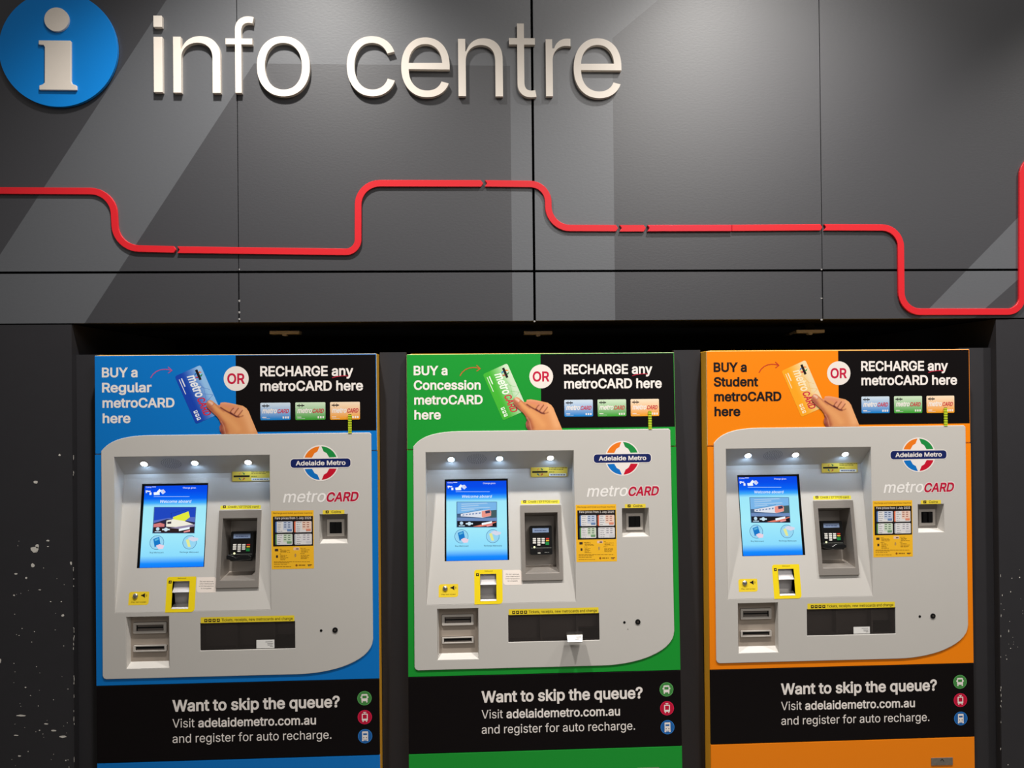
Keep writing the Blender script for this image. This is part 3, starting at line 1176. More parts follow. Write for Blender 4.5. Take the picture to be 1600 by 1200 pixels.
def big_card(F, rgb, side, parent, h, lettercol):
    """the travel card held by the printed hand"""
    A, B, D = F.px(754.3, 584.8), F.px(792.5, 567.7), F.px(786, 657)
    A, B, D = Vector(A), Vector(B), Vector(D)
    s, t = D - A, B - A
    P = lambda u, v: tuple(A + u * s + v * t)
    q = PB()
    g = m_print()
    o = []
    for (u, v, cu, cv, a) in ((0, 0, .04, .075, 0), (1, 0, .96, .075, 1), (1, 1, .96, .925, 2), (0, 1, .04, .925, 3)):
        for k in range(5):
            an = math.radians(180 + 90 * a + 22.5 * k)
            o.append((cu + .04 * math.cos(an), cv + .075 * math.sin(an)))
    # colour runs across the card from strong to pale
    cuts = [0, .075, .3, .5, .7, .925, 1]
    def colr(v):
        return lin(mix(rgb, side, max(0, min(1, (v - 0.25) / 0.6))))
    def span(v):
        if v < .075:
            k = .04 - .04 * math.sqrt(max(0, 1 - ((.075 - v) / .075) ** 2))
        elif v > .925:
            k = .04 - .04 * math.sqrt(max(0, 1 - ((v - .925) / .075) ** 2))
        else:
            k = 0
        return k, 1 - k
    vs = [0, .01, .025, .045, .075] + [.075 + .85 * i / 12 for i in range(1, 12)] + [.925, .955, .975, .99, 1]
    for v0, v1 in zip(vs, vs[1:]):
        a0, a1 = span(v0)
        b0, b1 = span(v1)
        q.poly(F, [P(a0, v0), P(a1, v0), P(b1, v1), P(b0, v1)], g, h, [colr(v0), colr(v0), colr(v1), colr(v1)])
    ln = s.length
    wd = t.length
    k = 0.0003
    q.text(F, 'metro', P(0.10, 0.40), P(0.555, 0.40), wd * 0.31, lettercol, h + k, 0.045, 0.18)
    q.text(F, 'CARD', P(0.57, 0.40), P(0.94, 0.40), wd * 0.25, ink((206, 40, 66)), h + k, 0.045, 0.18)
    for (u0, u1, v0, v1) in ((0.09, 0.26, .17, .21), (0.09, 0.40, .09, .115)):
        q.poly(F, [P(u0, v0), P(u1, v0), P(u1, v1), P(u0, v1)], lettercol, h + k)
    for j in range(3):
        u = .76 + j * .07
        q.poly(F, [P(u, .10), P(u + .05, .10), P(u + .05, .24), P(u, .24)], lettercol, h + k)
        q.poly(F, [P(u + .012, .16), P(u + .038, .16), P(u + .038, .21), P(u + .012, .21)], ink(rgb), h + k * 1.5)
    for j, rg in enumerate(((240, 122, 20), (24, 140, 62), (0, 112, 196), (200, 8, 42))):
        sx, sy = (-1, 1, -1, 1)[j], (1, 1, -1, -1)[j]
        q.poly(F, [P(.155 + sx * .012, .79 + sy * .16), P(.155 + sx * .055, .79 + sy * .075), P(.155 + sx * .03, .79 + sy * .03)], ink(rg), h + k)
    q.poly(F, [P(.05, .745), P(.26, .745), P(.26, .835), P(.05, .835)], m_ink, h + k * 1.4)
    lt = ink(tuple(int(x) for x in mix(rgb, side, 0.35)))
    for j, (a, b) in enumerate((((.36, .62), (.5, .95)), ((.5, .6), (.62, .98)), ((.42, .78), (.72, .66)), ((.62, .98), (.7, .62)), ((.3, .7), (.42, .78)))):
        q.ribbon(F, [P(*a), P(*b)], 0.0006, lt, h + k * (0.5 + 0.08 * j))
    return q.build('printed_card', parent, recalc=False, colors=True)


def machine(idx, x, rot, yoff, kindcol, textcol, words, dcard, label):
    name_rgb = kindcol
    m_col = mat('vinyl %d %d %d' % kindcol, kindcol, 0.38, 0, 0.4)
    rnd = random.Random(40 + idx)
    root = empty('ticket_machine', (x, yoff, 0), (rot, 0, 0))
    tag(root, label, 'ticket machine', 'row of ticket machines')
    # cabinet: two sides, top, back
    q = PB()
    dp = -0.34
    for a0, a1 in ((0.0, 0.012), (MW - 0.012, MW)):
        q.box(P0, a0, a1, 0.0, MH, dp, -0.0045, m_yellowcab)
    q.box(P0, 0.012, MW - 0.012, MH - 0.012, MH, dp, -0.0045, m_yellowcab)
    q.box(P0, 0.012, MW - 0.012, 0, MH - 0.012, dp, dp + 0.01, m_yellowcab)
    q.build('cabinet', root, 0.0015)
    # front plates
    b_head = P0.px(640, 703)[1]
    b_info1, b_info0 = (P0.px(640.5, 1058)[1] + P0.px(1063, 1047)[1]) / 2, (P0.px(640.5, 1178)[1] + P0.px(1065, 1165.5)[1]) / 2
    g = 0.0007
    q = PB(); q.box(P0, 0, MW, b_head + g, MH, -0.0045, 0, m_col)
    head = q.build('header_panel', root, 0.0016)
    head.data.materials.append(mat('pale panel edge', (236, 222, 176), 0.35, 0, 0.5))
    for pl in head.data.polygons:
        if abs(pl.normal.y) < 0.5:
            pl.material_index = 1
    # fascia outline (clockwise from lower left) in pixels of the photograph
    oc = FA.px(645.3, 700); tr = FA.px(1046.8, 671.5); bl = FA.px(648, 1046.5); br = FA.px(1053, 985)
    uA = (oc[0] + bl[0]) / 2; uB = (tr[0] + br[0]) / 2 + 0.001
    wTop = (FA.px(740, 672.3)[1] + FA.px(1040, 671.0)[1]) / 2
    wBot = (FA.px(660, 1047.3)[1] + FA.px(930, 1040.8)[1]) / 2
    wl = FA.px(646, 698)[1]; wr = FA.px(1053, 986)[1]; ub = FA.px(940, 1040)[0]; ut = FA.px(722, 672)[0]
    def bez(p, c1, c2, e, n=14):
        return [tuple(Vector(p) * (1 - t) ** 3 + 3 * Vector(c1) * t * (1 - t) ** 2 + 3 * Vector(c2) * t * t * (1 - t) + Vector(e) * t ** 3) for t in [i / n for i in range(1, n + 1)]]
    r3 = 0.008
    out = [(uA + r3, wBot), (ub, wBot)]
    out += bez((ub, wBot), (ub + 0.085, wBot), (uB - 0.003, wr - 0.05), (uB, wr))
    out += [(uB, wTop - 0.004), (uB - 0.004, wTop), (ut, wTop)]
    out += bez((ut, wTop), (ut - 0.055, wTop), (uA + 0.02, wl + 0.028), (uA, wl))
    out += [(uA, wBot + r3), (uA + r3 * 0.3, wBot + r3 * 0.3)]
    q = PB()
    cx0, cz0 = MW / 2, (wTop + wBot) / 2
    inn = [(cx0 + (a - cx0) * 0.93, min(max(cz0 + (b - cz0) * 0.95, b_info1 + 0.012), b_head - 0.008)) for a, b in out]
    inn2 = []
    for pnt in inn:
        if not inn2 or math.hypot(pnt[0] - inn2[-1][0], pnt[1] - inn2[-1][1]) > 0.002:
            inn2.append(pnt)
    q.holed(P0, [(0, b_info1 + g), (MW, b_info1 + g), (MW, b_head - g), (0, b_head - g)], [inn2], -0.0045, 0, m_col)
    q.build('door_panel', root)
    q = PB(); q.box(P0, 0, MW, b_info0 + g, b_info1 - g, -0.0045, 0.0004, m_printblack); info = q.build('info_panel', root, 0.0008)
    q = PB(); q.box(P0, 0, MW, 0.03, b_info0 - g, -0.0045, 0, m_col); low = q.build('lower_panel', root, 0.001)

    # header print
    q = PB()
    ub0 = P0.px(845.2, 610)[0]
    wbk = (P0.px(850, 668.6)[1] + P0.px(1040, 667.5)[1]) / 2
    q.poly(P0, [(ub0, wbk), (MW - 0.0018, wbk), (MW - 0.0018, MH - 0.0018), (ub0, MH - 0.0018)], m_printblack, 0.0002)
    q.build('black_print', head, recalc=False)
    q = PB()
    for (s, xx0, xx1, y0, y1) in words:
        q.pxtext(P0, s, (xx0, y0), (xx1, y1), 13.6, textcol, 0.0005, 0.044 if idx < 2 else 0.055)
    q.build('buy_lettering', head, recalc=False)
    q = PB()
    q.pxtext(P0, 'RECHARGE any', (881.2, 584.3), (1019.4, 583.6), 14.2, m_white, 0.0005, 0.044)
    q.pxtext(P0, 'metroCARD here', (881.7, 606.6), (1034, 605.6), 14.2, m_white, 0.0005, 0.044)
    q.build('recharge_lettering', head, recalc=False)
    q = PB()
    q.ribbon(P0, P0.pts([(988, 587.2), (994, 585.2), (1002, 584.2), (1008, 584.0), (1011.5, 584.6)]), 0.0016, ink((196, 30, 60)), 0.0008)
    q.build('printed_underline', head, recalc=False)
    q = PB()
    ar = ink({0: (184, 84, 150), 1: (196, 92, 44), 2: (196, 58, 30)}[idx])
    cur = [(718.6, 587.4), (722, 582), (727, 577.6), (733, 575), (739, 574.2), (745, 574.6), (749.5, 575.8)]
    q.ribbon(P0, P0.pts(cur), 0.0022, ar, 0.0006)
    q.ribbon(P0, P0.pts([(744.6, 570.6), (750.2, 576), (744.8, 580)]), 0.0022, ar, 0.0007)
    q.build('printed_arrow', head, recalc=False)
    big_card(P0, dcard[0], dcard[1], head, 0.0006, dcard[2])
    hand_mesh(P0, 0.0016, head)
    q = PB()
    c = P0.px(845.6, 588.2); r = 18.6 * P0.m(845, 588)
    q.poly(P0, circle(*c, r, 56), ink((236, 226, 218)), 0.0004)
    q.pxtext(P0, 'OR', (832.4, 595.6), (858.6, 595.5), 14.6, m_ctext, 0.0007, 0.046)
    q.build('or_badge', head, recalc=False)
    tiny_card(P0, 882, 651, 926.2, 624.4, (20, 128, 206), (206, 222, 236), head, 0.0005)
    tiny_card(P0, 934, 650.7, 978.2, 623.8, (64, 162, 54), (206, 228, 196), head, 0.0005)
    tiny_card(P0, 985.7, 650.4, 1029.5, 623.2, (240, 156, 30), (248, 222, 190), head, 0.0005)
    q = PB()
    a = quad(P0, 1012.9, 670.5, 1017.6, 642)
    n = 11
    for k in range(n):
        b0, b1 = a[1] + (a[3] - a[1]) * k / n, a[1] + (a[3] - a[1]) * (k + 1) / n
        q.box(P0, a[0], a[2], b0, b0 + (b1 - b0) * 0.6, 0.0008, 0.0032, m_lime)
        q.box(P0, a[0] + .0004, a[2] - .0004, b0 + (b1 - b0) * 0.6, b1, 0.0008, 0.0024, m_lime2)
    q.build('striped_tape', head)

    # info panel print
    PI = P0.off(0.0004)
    q = PB()
    q.pxtext(PI, 'Want to skip the queue?', (752.3, 1097.4), (1004.2, 1090.6), 16.8, m_white, 0.0003, 0.044)
    q.build('title_lettering', info, recalc=False)
    q = PB()
    q.pxtext(PI, 'Visit', (752.6, 1122.8), (785.8, 1122.0), 13.4, m_white, 0.0003, 0.0)
    q.pxtext(PI, 'adelaidemetro.com.au', (791.3, 1122.0), (968.8, 1117.6), 13.2, m_white, 0.0003, 0.032)
    q.pxtext(PI, 'and register for auto recharge.', (752.8, 1146.6), (992.3, 1140.2), 13.4, m_white, 0.0003, 0.002)
    q.build('detail_lettering', info, recalc=False)
    icon_badge(PI, 1041.4, 1077.2, (66, 136, 66), 'bus', info, 0.0003)
    icon_badge(PI, 1042.2, 1106.6, (196, 14, 56), 'tram', info, 0.0003)
    icon_badge(PI, 1043.0, 1136.2, (26, 96, 168), 'train', info, 0.0003)
    if idx:
        a = quad(P0, 995.5, 1212.0, 1030.0, 1198.8)
        q = PB(); q.box(P0, *((a[0], a[2], a[1], a[3])), 0.0, 0.0012, mat('scuffed lock plate', (138, 130, 120), 0.5, 0.5, 0.4, 0.3, 0, 120))
        mx, mz = (a[0] + a[2]) / 2, (a[1] + a[3]) / 2
        q.ribbon(P0.off(0.0012), [(mx - 0.004, mz + 0.001), (mx, mz + 0.006), (mx + 0.005, mz)], 0.0014, m_ink, 0.0004)
        q.build('lock_plate', low)

    # fascia with its openings
    hole_rec = [(uL, wB), (uR, wB), (uR, wF), (uL, wF)]
    co = (FA.px(972.3, 820)[0], FA.px(990, 838.6)[1], FA.px(1014, 820)[0], FA.px(990, 794.2)[1])
    tr_ = (FA.px(794.2, 980)[0], (FA.px(794.5, 1003)[1] + FA.px(936, 1000.4)[1]) / 2, FA.px(936.5, 980)[0], (FA.px(794.5, 961.2)[1] + FA.px(936, 958.2)[1]) / 2)
    sl = (FA.px(683.4, 990)[0], FA.px(715, 1030.6)[1], FA.px(747.6, 990)[0], FA.px(715, 950.8)[1])
    q = PB()
    q.holed(FA, out, [hole_rec, qpts(co), qpts(tr_), qpts(sl)], -FTH, 0, m_fascia)
    fas = q.build('fascia', root, 0.0012)

    # recess lining: walls, sloped lamp ceiling, tilted control panel with cut-outs
    sc = quad(T, 694.8, 877, 793.5, 747.6)
    cb = quad(T, 821.5, 895.5, 870.8, 800.6)
    TF = T.off(0.0)
    mr = quad(T, 750.6, 939.2, 775.2, 896.4)
    q = PB()
    q.holed(T, [(uL, 0), (uR, 0), (uR, TH), (uL, TH)], [qpts(sc), qpts(cb), qpts(mr)], 0, 0, m_fascia)
    v0 = -FTH
    pr = [(v0 + 0.0002, wB), (vT, wT), (vT, wC), (v0 + 0.0002, wF)]
    for u in (uL, uR):
        q.add([(u, v, w) for v, w in pr], m_fascia)
    q.add([(uL, vT, wT), (uR, vT, wT), (uR, vT, wC), (uL, vT, wC)], m_fascia)
    q.add([(uL, vT, wC), (uR, vT, wC), (uR, v0, wF), (uL, v0, wF)], m_fascia)
    rec = q.build('recess_lining', root)

    # lamps and speaker holes in the sloped ceiling
    for (lx, ly) in ((705, 717.4), (780.6, 716), (860, 715)):
        a = CE.px(lx, ly)
        q = PB()
        q.prism(CE, circle(a[0], a[1], 0.0095, 24), -0.001, 0.0015, m_chrome)
        lo = q.build('recess_lamp', root)
        q = PB(); q.prism(CE, circle(a[0], a[1], 0.0072, 24), 0.0015, 0.0024, emis('lamp lens', (235, 244, 255), 14)); q.build('lens', lo)
        l = bpy.data.lights.new('recess_lamp_light', 'SPOT')
        l.energy = LED
        l.color = (0.46, 0.69, 1.0)
        l.spot_size = math.radians(150)
        l.spot_blend = 0.6
        l.shadow_soft_size = 0.006
        lo2 = bpy.data.objects.new('recess_lamp_light', l)
        lo2.location = CE.at(a[0], a[1], 0.006)
        lo2.rotation_euler = Vector((0, 0.35, -1)).to_track_quat('-Z', 'Y').to_euler()
        lo2.parent = root
        col.objects.link(lo2)
    q = PB()
    for ring in range(1, 6):
        for k in range(ring * 6):
            an = 6.283 * k / (ring * 6) + ring * 0.4
            c = CE.px(745, 717)
            q.poly(CE, circle(c[0] + 0.0044 * ring * math.cos(an), c[1] + 0.0036 * ring * math.sin(an), 0.0010, 6), m_black, 0.0004)
    q.build('speaker_grille', root, recalc=False)

    # display
    q = PB()
    dp_ = -0.006
    q.loft([[T.at(a, b, 0.0) for a, b in qpts(sc)], [T.at(a, b, dp_ - 0.001) for a, b in qpts(sc)]], m_black)
    q2 = PB()
    q2.poly(T, qpts(quad(T.off(dp_), 697.6, 876.6, 791.0, 751.0)), m_screen(), dp_ + 0.0004)
    q.poly(T, qpts(sc), m_black, dp_)
    screen_content(q2, T.off(dp_ + 0.0004), 0 if idx == 0 else 1, 0.0002)
    scr = q2.build('screen', root, recalc=False)
    q.build('screen_gasket', scr)

    # card payment bay
    fr = (quad(T, 815.6, 907.4, 876, 788.0))
    q = PB()
    q.holed(T, qpts(fr), [qpts(cb)], 0.0003, 0.004, m_steel)
    dpb = -0.048
    ring0 = qpts(cb)
    bb = (cb[0] + 0.004, cb[1] + 0.016, cb[2] - 0.004, cb[3] - 0.006)
    q.loft([[T.at(a, b, 0.0035) for a, b in ring0], [T.at(a, b, dpb) for a, b in qpts(bb)]], m_steel)
    q.poly(T, qpts(bb), m_steel, dpb)
    bay = q.build('card_bay', root, 0.0006)
    TP = T.off(-0.018)
    pp = quad(TP, 829, 867, 862, 821)
    q = PB()
    q.prism(T, rrect(*pp, 0.003), dpb, -0.018, m_black)
    pad = q.build('pin_pad', root, 0.0015)
    PZ = lambda x, y: (780 + x / 7.056, 760 + y / 7.056)
    q = PB()
    a = quad(TP, *PZ(368, 510), *PZ(545, 458))
    q.poly(TP, qpts(a), mat('grey lcd', (128, 146, 178), 0.25), 0.0004)
    q.dashes(TP, *[PZ(390, 0)[0], PZ(520, 0)[0]], PZ(0, 487)[1], 1.2, ink((60, 72, 110)), 0.0006, rnd)
    q.build('lcd', pad, recalc=False)
    def key(x, y, w, h_, m):
        a = quad(TP, *PZ(x - w / 2, y + h_ / 2), *PZ(x + w / 2, y - h_ / 2))
        q = PB(); q.prism(TP, rrect(*a, 0.0006, 3), 0.0, 0.0016, m); q.build('key', pad)
    for cx_ in (388, 437, 484):
        for cy_ in (578, 600, 622):
            key(cx_, cy_, 34, 17, m_key)
    key(437, 645, 32, 15, m_key)
    key(532, 577, 34, 15, ink((206, 50, 40)))
    key(532, 598, 34, 14, ink((232, 190, 60)))
    key(530, 630, 38, 34, ink((24, 128, 62)))
    q = PB()
    a = quad(TP, *PZ(352, 684), *PZ(575, 672))
    q.poly(TP, qpts(a), mat('grey pad line', (90, 92, 86), 0.4), 0.0004)
    c = TP.px(*PZ(388, 670))
    q.poly(TP, circle(*c, 0.0024, 12), emis('pad led', (250, 250, 190), 1.5), 0.0008)
    a = quad(TP, *PZ(418, 722), *PZ(478, 688))
    q.poly(TP, qpts(a), m_ink, 0.0005)
    a = quad(TP, *PZ(425, 740), *PZ(455, 728))
    q.poly(TP, qpts(a), ink((190, 188, 180)), 0.0005)
    q.dashes(TP, PZ(500, 0)[0], PZ(550, 0)[0], PZ(0, 728)[1], 0.9, ink((120, 120, 116)), 0.0005, rnd)
    q.build('card_slot_print', pad, recalc=False)
    if idx != 1:
        q = PB()
        lip = [PZ(322, 690), PZ(345, 680), PZ(400, 700), PZ(425, 715), PZ(470, 690), PZ(560, 685), PZ(585, 700), PZ(585, 728), PZ(540, 738), PZ(480, 742), PZ(430, 750), PZ(380, 742), PZ(325, 730)]
        q.prism(TP, TP.pts(lip)[::-1], -0.004, 0.013, m_black)
        q.build('card_slot', pad, 0.003, 3)
    q = PB()
    a = quad(T, 814.0, 787.8, 874.2, 781.0)
    q.poly(T, rrect(*a, 0.0015), ink((226, 214, 60)), 0.0005)
    black_icon(q, T, *PZ(266, 181), *PZ(297, 153), 0.0007)
    q.pxtext(T, 'Credit / EFTPOS card', PZ(320, 180), PZ(640, 178), 3.3, m_ink, 0.0007, 0.012)
    q.build('card_label', root, recalc=False)

    # travel card reader
    q = PB()
    Y = lambda x, y: (680 + x / 10.667, 880 + y / 10.667)
    c0 = quad(T, *Y(655, 688), *Y(1118, 100))
    q.holed(T, rrect(*c0, (0.0, 0.008, 0.002, 0.006)), [qpts(mr)], 0.0001, 0.0001, ink((240, 212, 20)))
    q.pxtext(T, 'Metrocard', Y(826, 140), Y(956, 139), 1.6, m_ink, 0.0006, 0.012)
    black_icon(q, T, *Y(682, 216), *Y(728, 168), 0.0006)
    q.build('reader_sticker', root, recalc=False)
    q = PB()
    w_, h_ = mr[2] - mr[0], mr[3] - mr[1]
    prof = [(1.0, 0.0004), (0.99, -0.010), (0.72, -0.006), (0.60, 0.0015), (0.575, -0.002), (0.56, -0.014), (0.22, -0.020), (0.06, -0.003), (0.0, 0.0004)]
    for (f0, d0), (f1, d1) in zip(prof, prof[1:]):
        m = m_chrome if f1 < 0.1 and f0 > 0.1 else mat('reader silver', (206, 202, 202), 0.35, 0.3)
        q.add([T.at(mr[0], mr[1] + f0 * h_, d0), T.at(mr[2], mr[1] + f0 * h_, d0), T.at(mr[2], mr[1] + f1 * h_, d1), T.at(mr[0], mr[1] + f1 * h_, d1)], m)
    for u in (mr[0], mr[2]):
        q.add([T.at(u, mr[1] + f * h_, d) for f, d in prof], mat('reader side', (176, 170, 168), 0.4, 0.2))
        q.add([T.at(u, mr[1], 0.0004), T.at(u, mr[3], 0.0004), T.at(u, mr[3], -0.022), T.at(u, mr[1], -0.022)], mat('reader side', (176, 170, 168)))
    q.build('card_reader', root)
    if idx != 2:
        q = PB()
        a = quad(T, *Y(1135, 366), *Y(1440, 110))
        q.poly(T, rrect(*a, (0.007, 0.0005, 0.006, 0.0005)), ink((238, 226, 216)), 0.0004)
        for s, xa, xb, yy in (('Do not remove', 1180, 1395, 192), ('your metrocard', 1178, 1402, 228), ('until transaction', 1170, 1406, 266), ('is complete', 1205, 1372, 304)):
            q.pxtext(T, s, Y(xa, yy), Y(xb, yy), 1.75, ink((70, 62, 60)), 0.0007, 0.008)
        q.build('notice_sticker', root, recalc=False)
    q = PB()
    a = quad(T, *Y(58, 570), *Y(383, 345))
    q.poly(T, rrect(*a, (0.0005, 0.006, 0.002, 0.006)), m_tag, 0.0004)
    sp = [(255, 400), (280, 396), (305, 378), (318, 374), (318, 452), (305, 440), (280, 424), (255, 418)]
    q.pxpoly(T, [Y(*s) for s in sp], m_ink, 0.0007)
    for rr in (14, 26):
        q.ribbon(T, T.pts([Y(322 + rr * math.cos(math.radians(t)), 411 - rr * math.sin(math.radians(t))) for t in range(-50, 51, 20)]), 0.0006, m_ink, 0.0007)
    q.pxtext(T, 'Play next screen', Y(104, 527), Y(342, 525), 1.6, m_ink, 0.0007, 0.01)
    bst = q.build('button_sticker', root, recalc=False)
    c = T.px(*Y(166, 418))
    q = PB()
    rr = 0.0060
    rings = [[T.at(c[0] + rr * k * math.cos(t), c[1] + rr * k * math.sin(t), hh) for t in [6.2832 * j / 20 for j in range(20)]] for k, hh in ((1, 0.0002), (1, 0.0015), (0.9, 0.0025), (0.6, 0.0036), (0.25, 0.0042), (0.01, 0.0044))]
    q.loft(rings, m_silver)
    q.build('push_button', bst, smooth=True)

    # sticker at the top of the recess
    q = PB()
    V = Frame((0, vT, 0), (1, 0, 0), (0, 0, 1), (0, -1, 0), VIEW)
    V2 = V.off(0.0035)
    S = lambda x, y: (655 + x / 6.4, 695 + y / 6.4)
    a = quad(V2, *S(1117, 322), *S(1482, 208))
    q.poly(V2, qpts(a), ink((222, 192, 74)), 0)
    c = V2.px(*S(1208, 271)); r = 42 / 6.4 * V2.m(840, 737)
    for sx, sy, rgb in ((-1, 1, (226, 150, 60)), (1, 1, (60, 110, 60)), (-1, -1, (30, 110, 120)), (1, -1, (196, 74, 50))):
        q.poly(V2, [(c[0] + sx * r * 0.1, c[1] + sy * r), (c[0] + sx * r * 0.75, c[1] + sy * r * 0.6), (c[0] + sx * r * 0.5, c[1] + sy * r * 0.25)], ink(rgb), 0.0002)
    b = quad(V2, *S(1130, 281), *S(1284, 261))
    q.poly(V2, rrect(*b, 0.001), m_ink, 0.0003)
    q.dashes(V2, S(1298, 0)[0], S(1478, 0)[0], S(0, 230)[1], 1.0, ink((60, 50, 20)), 0.0003, rnd)
    q.dashes(V2, S(1298, 0)[0], S(1440, 0)[0], S(0, 245)[1], 1.0, ink((60, 50, 20)), 0.0003, rnd)
    q.dashes(V2, S(1298, 0)[0], S(1350, 0)[0], S(0, 272)[1], 1.1, ink((90, 110, 30)), 0.0003, rnd)
    b = quad(V2, *S(1300, 314), *S(1472, 286))
    q.poly(V2, qpts(b), ink((226, 228, 224)), 0.0003)
    q.dashes(V2, S(1312, 0)[0], S(1460, 0)[0], S(0, 300)[1], 1.4, ink((80, 84, 110)), 0.0005, rnd)
    # backing that holds the sticker flat against the strip
    q.box(V, a[0] + 0.002, a[2] - 0.002, a[1] + 0.004, a[3] - 0.001, 0.0, 0.0034, m_paper)
    q.build('service_sticker', root, recalc=False)

    # fascia badge and word mark
    q = PB(); emblem(q, FA, 972.5, 716.1, 25.6, 0.0006); q.build('emblem', root, recalc=False)
    q = PB()
    q.pxtext(FA, 'metro', (916.8, 776.2), (981, 774.8), 17.2, ink((246, 242, 238)), 0.0006, 0.018, 0.22)
    q.pxtext(FA, 'CARD', (981.0, 775.2), (1031.0, 774.0), 14.6, ink((238, 226, 222)), 0.0005, 0.085, 0.22)
    q.pxtext(FA, 'CARD', (982.0, 774.6), (1030.0, 773.4), 13.4, ink((190, 12, 54)), 0.0008, 0.05, 0.22)
    q.build('wordmark', root, recalc=False)

    # fare poster
    q = PB()
    X = lambda x, y: (895 + x / 10.91, 780 + y / 10.91)
    a = quad(FA, *X(62, 1072), *X(738, 85))
    q.poly(FA, qpts(a), m_tag2, 0.0004)
    k = 0.0006
    b = quad(FA, *X(84, 690), *X(728, 180))
    q.poly(FA, qpts(b), m_ink, k)
    q.pxtext(FA, 'Recharge and ticket purchase machine', X(80, 146), X(718, 142), 2.2, ink((70, 50, 14)), k, 0.012)
    q.pxtext(FA, 'Fare prices from 1 July 2025', X(112, 236), X(700, 232), 3.4, m_white, k + 0.0002, 0.012)
    for (x0, y0, x1, y1, tabc, body) in ((118, 270, 400, 460, (70, 110, 170), (196, 206, 226)), (425, 266, 708, 456, (224, 110, 76), (240, 208, 190)),
                                         (120, 480, 398, 665, (84, 140, 84), (206, 220, 198)), (432, 476, 714, 660, (200, 200, 206), (226, 222, 224))):
        c = quad(FA, *X(x0, y1), *X(x1, y0))
        q.poly(FA, rrect(*c, 0.0022, 4), ink(tabc), k + 0.0002)
        c = quad(FA, *X(x0 + 24, y1 - 1), *X(x1, y0 + 1))
        q.poly(FA, rrect(*c, 0.002, 4), ink((228, 226, 226)), k + 0.0003)
        c = quad(FA, *X(x0 + 130, y1 - 45), *X(x1 - 4, y0 + 4))
        q.poly(FA, rrect(*c, 0.0015, 4), ink(body), k + 0.0004)
        for rr_ in range(5):
            yy = y0 + 22 + rr_ * 36
            q.dashes(FA, X(x0 + 38, 0)[0], X(x0 + 90 + rnd.uniform(0, 26), 0)[0], X(0, yy)[1], 0.7, ink((140, 138, 146)), k + 0.0006, rnd)
            if rr_ < 3:
                for xx in (140, 205):
                    c = quad(FA, *X(x0 + xx, yy + 7), *X(x0 + xx + 38, yy - 6))
                    q.poly(FA, qpts(c), ink(tuple(int(v) for v in mix(tabc, (40, 40, 60), 0.35))), k + 0.0006)
        c = quad(FA, *X(x1 - 90, y1 - 22), *X(x1 - 12, y1 - 62))
        q.poly(FA, rrect(*c, 0.001, 3), ink(tuple(int(v) for v in mix(tabc, (230, 230, 230), 0.25))), k + 0.0007)
    br_ = ink((150, 108, 20))
    for (x0, x1, ys) in ((190, 372, (735, 752, 770, 786)), (190, 340, (815, 840, 858, 876, 894, 912)), (530, 712, (722, 745, 766, 782)), (525, 705, (808, 838, 858, 876, 892))):
        for j, yy in enumerate(ys):
            q.dashes(FA, X(x0 + (0 if j == 0 else 12), 0)[0], X(x1 - rnd.uniform(0, 80) - (60 if j == 0 else 0), 0)[0], X(0, yy)[1], 0.75, br_, k, rnd)
    for yy, x1 in ((945, 690), (962, 350), (990, 320), (1028, 380)):
        q.dashes(FA, X(100, 0)[0], X(x1, 0)[0], X(0, yy)[1], 0.8, br_, k, rnd)
    for (x0, y0, x1, y1, rgb) in ((112, 730, 168, 772, (60, 46, 40)), (132, 835, 164, 880, (50, 40, 40)), (415, 705, 512, 752, (240, 200, 170)), (455, 722, 500, 740, (70, 50, 30))):
        c = quad(FA, *X(x0, y1), *X(x1, y0)); q.poly(FA, rrect(*c, 0.0008, 3), ink(rgb), k + (0.0002 if rgb[0] == 70 else 0))
    for rr_ in (14, 24, 34):
        q.ribbon(FA, FA.pts([X(425 + rr_ * math.cos(math.radians(t)), 838 - rr_ * math.sin(math.radians(t))) for t in range(-60, 61, 20)]), 0.0007, ink((110, 104, 110)), k)
    c = FA.px(*X(468, 1005)); q.poly(FA, circle(*c, 0.0026, 16), ink((150, 90, 20)), k)
    q.dashes(FA, X(502, 0)[0], X(612, 0)[0], X(0, 1003)[1], 1.8, br_, k, rnd)
    c = quad(FA, *X(648, 1004), *X(720, 992)); q.poly(FA, qpts(c), m_ink, k)
    for xx, rgb in ((668, (20, 120, 90)), (690, (200, 60, 40))):
        c = quad(FA, *X(xx - 7, 1022), *X(xx + 7, 1005)); q.poly(FA, qpts(c), ink(rgb), k)
    q.build('fare_poster', root, recalc=False)

    # coin entry
    q = PB()
    dc = -0.020
    b = (co[0] + 0.002, co[1] + 0.0065, co[2] - 0.0055, co[3] - 0.002)
    q.loft([[FA.at(x_, y_, 0.0) for x_, y_ in qpts(co)], [FA.at(x_, y_, dc) for x_, y_ in qpts(b)]], m_fascia)
    q.poly(FA, qpts(b), mat('grey coin plate', (150, 144, 138), 0.45), dc)
    cu = q.build('coin_entry', root)
    FC = FA.off(dc)
    a1 = quad(FC, *X(910, 525), *X(1188, 240)); a2 = quad(FC, *X(926, 505), *X(1172, 258)); a3 = quad(FC, *X(950, 478), *X(1146, 285))
    q = PB(); q.holed(FC, qpts(a1), [qpts(a3)], 0, 0.002, m_rim); q.build('coin_frame', cu, 0.0006)
    q = PB(); q.prism(FC, rrect(*a3, 0.0015), 0.0002, 0.0008, m_black)
    for f0, f1 in ((0.12, 0.42), (0.58, 0.88)):
        q.prism(FC, rrect(a3[0] + (a3[2] - a3[0]) * f0, a3[1] + 0.0012, a3[0] + (a3[2] - a3[0]) * f1, a3[3] - 0.0012, 0.002), 0.0008, 0.004 if idx == 2 else 0.0022, m_black)
    q.build('coin_slot', cu, 0.0006)
    q = PB()
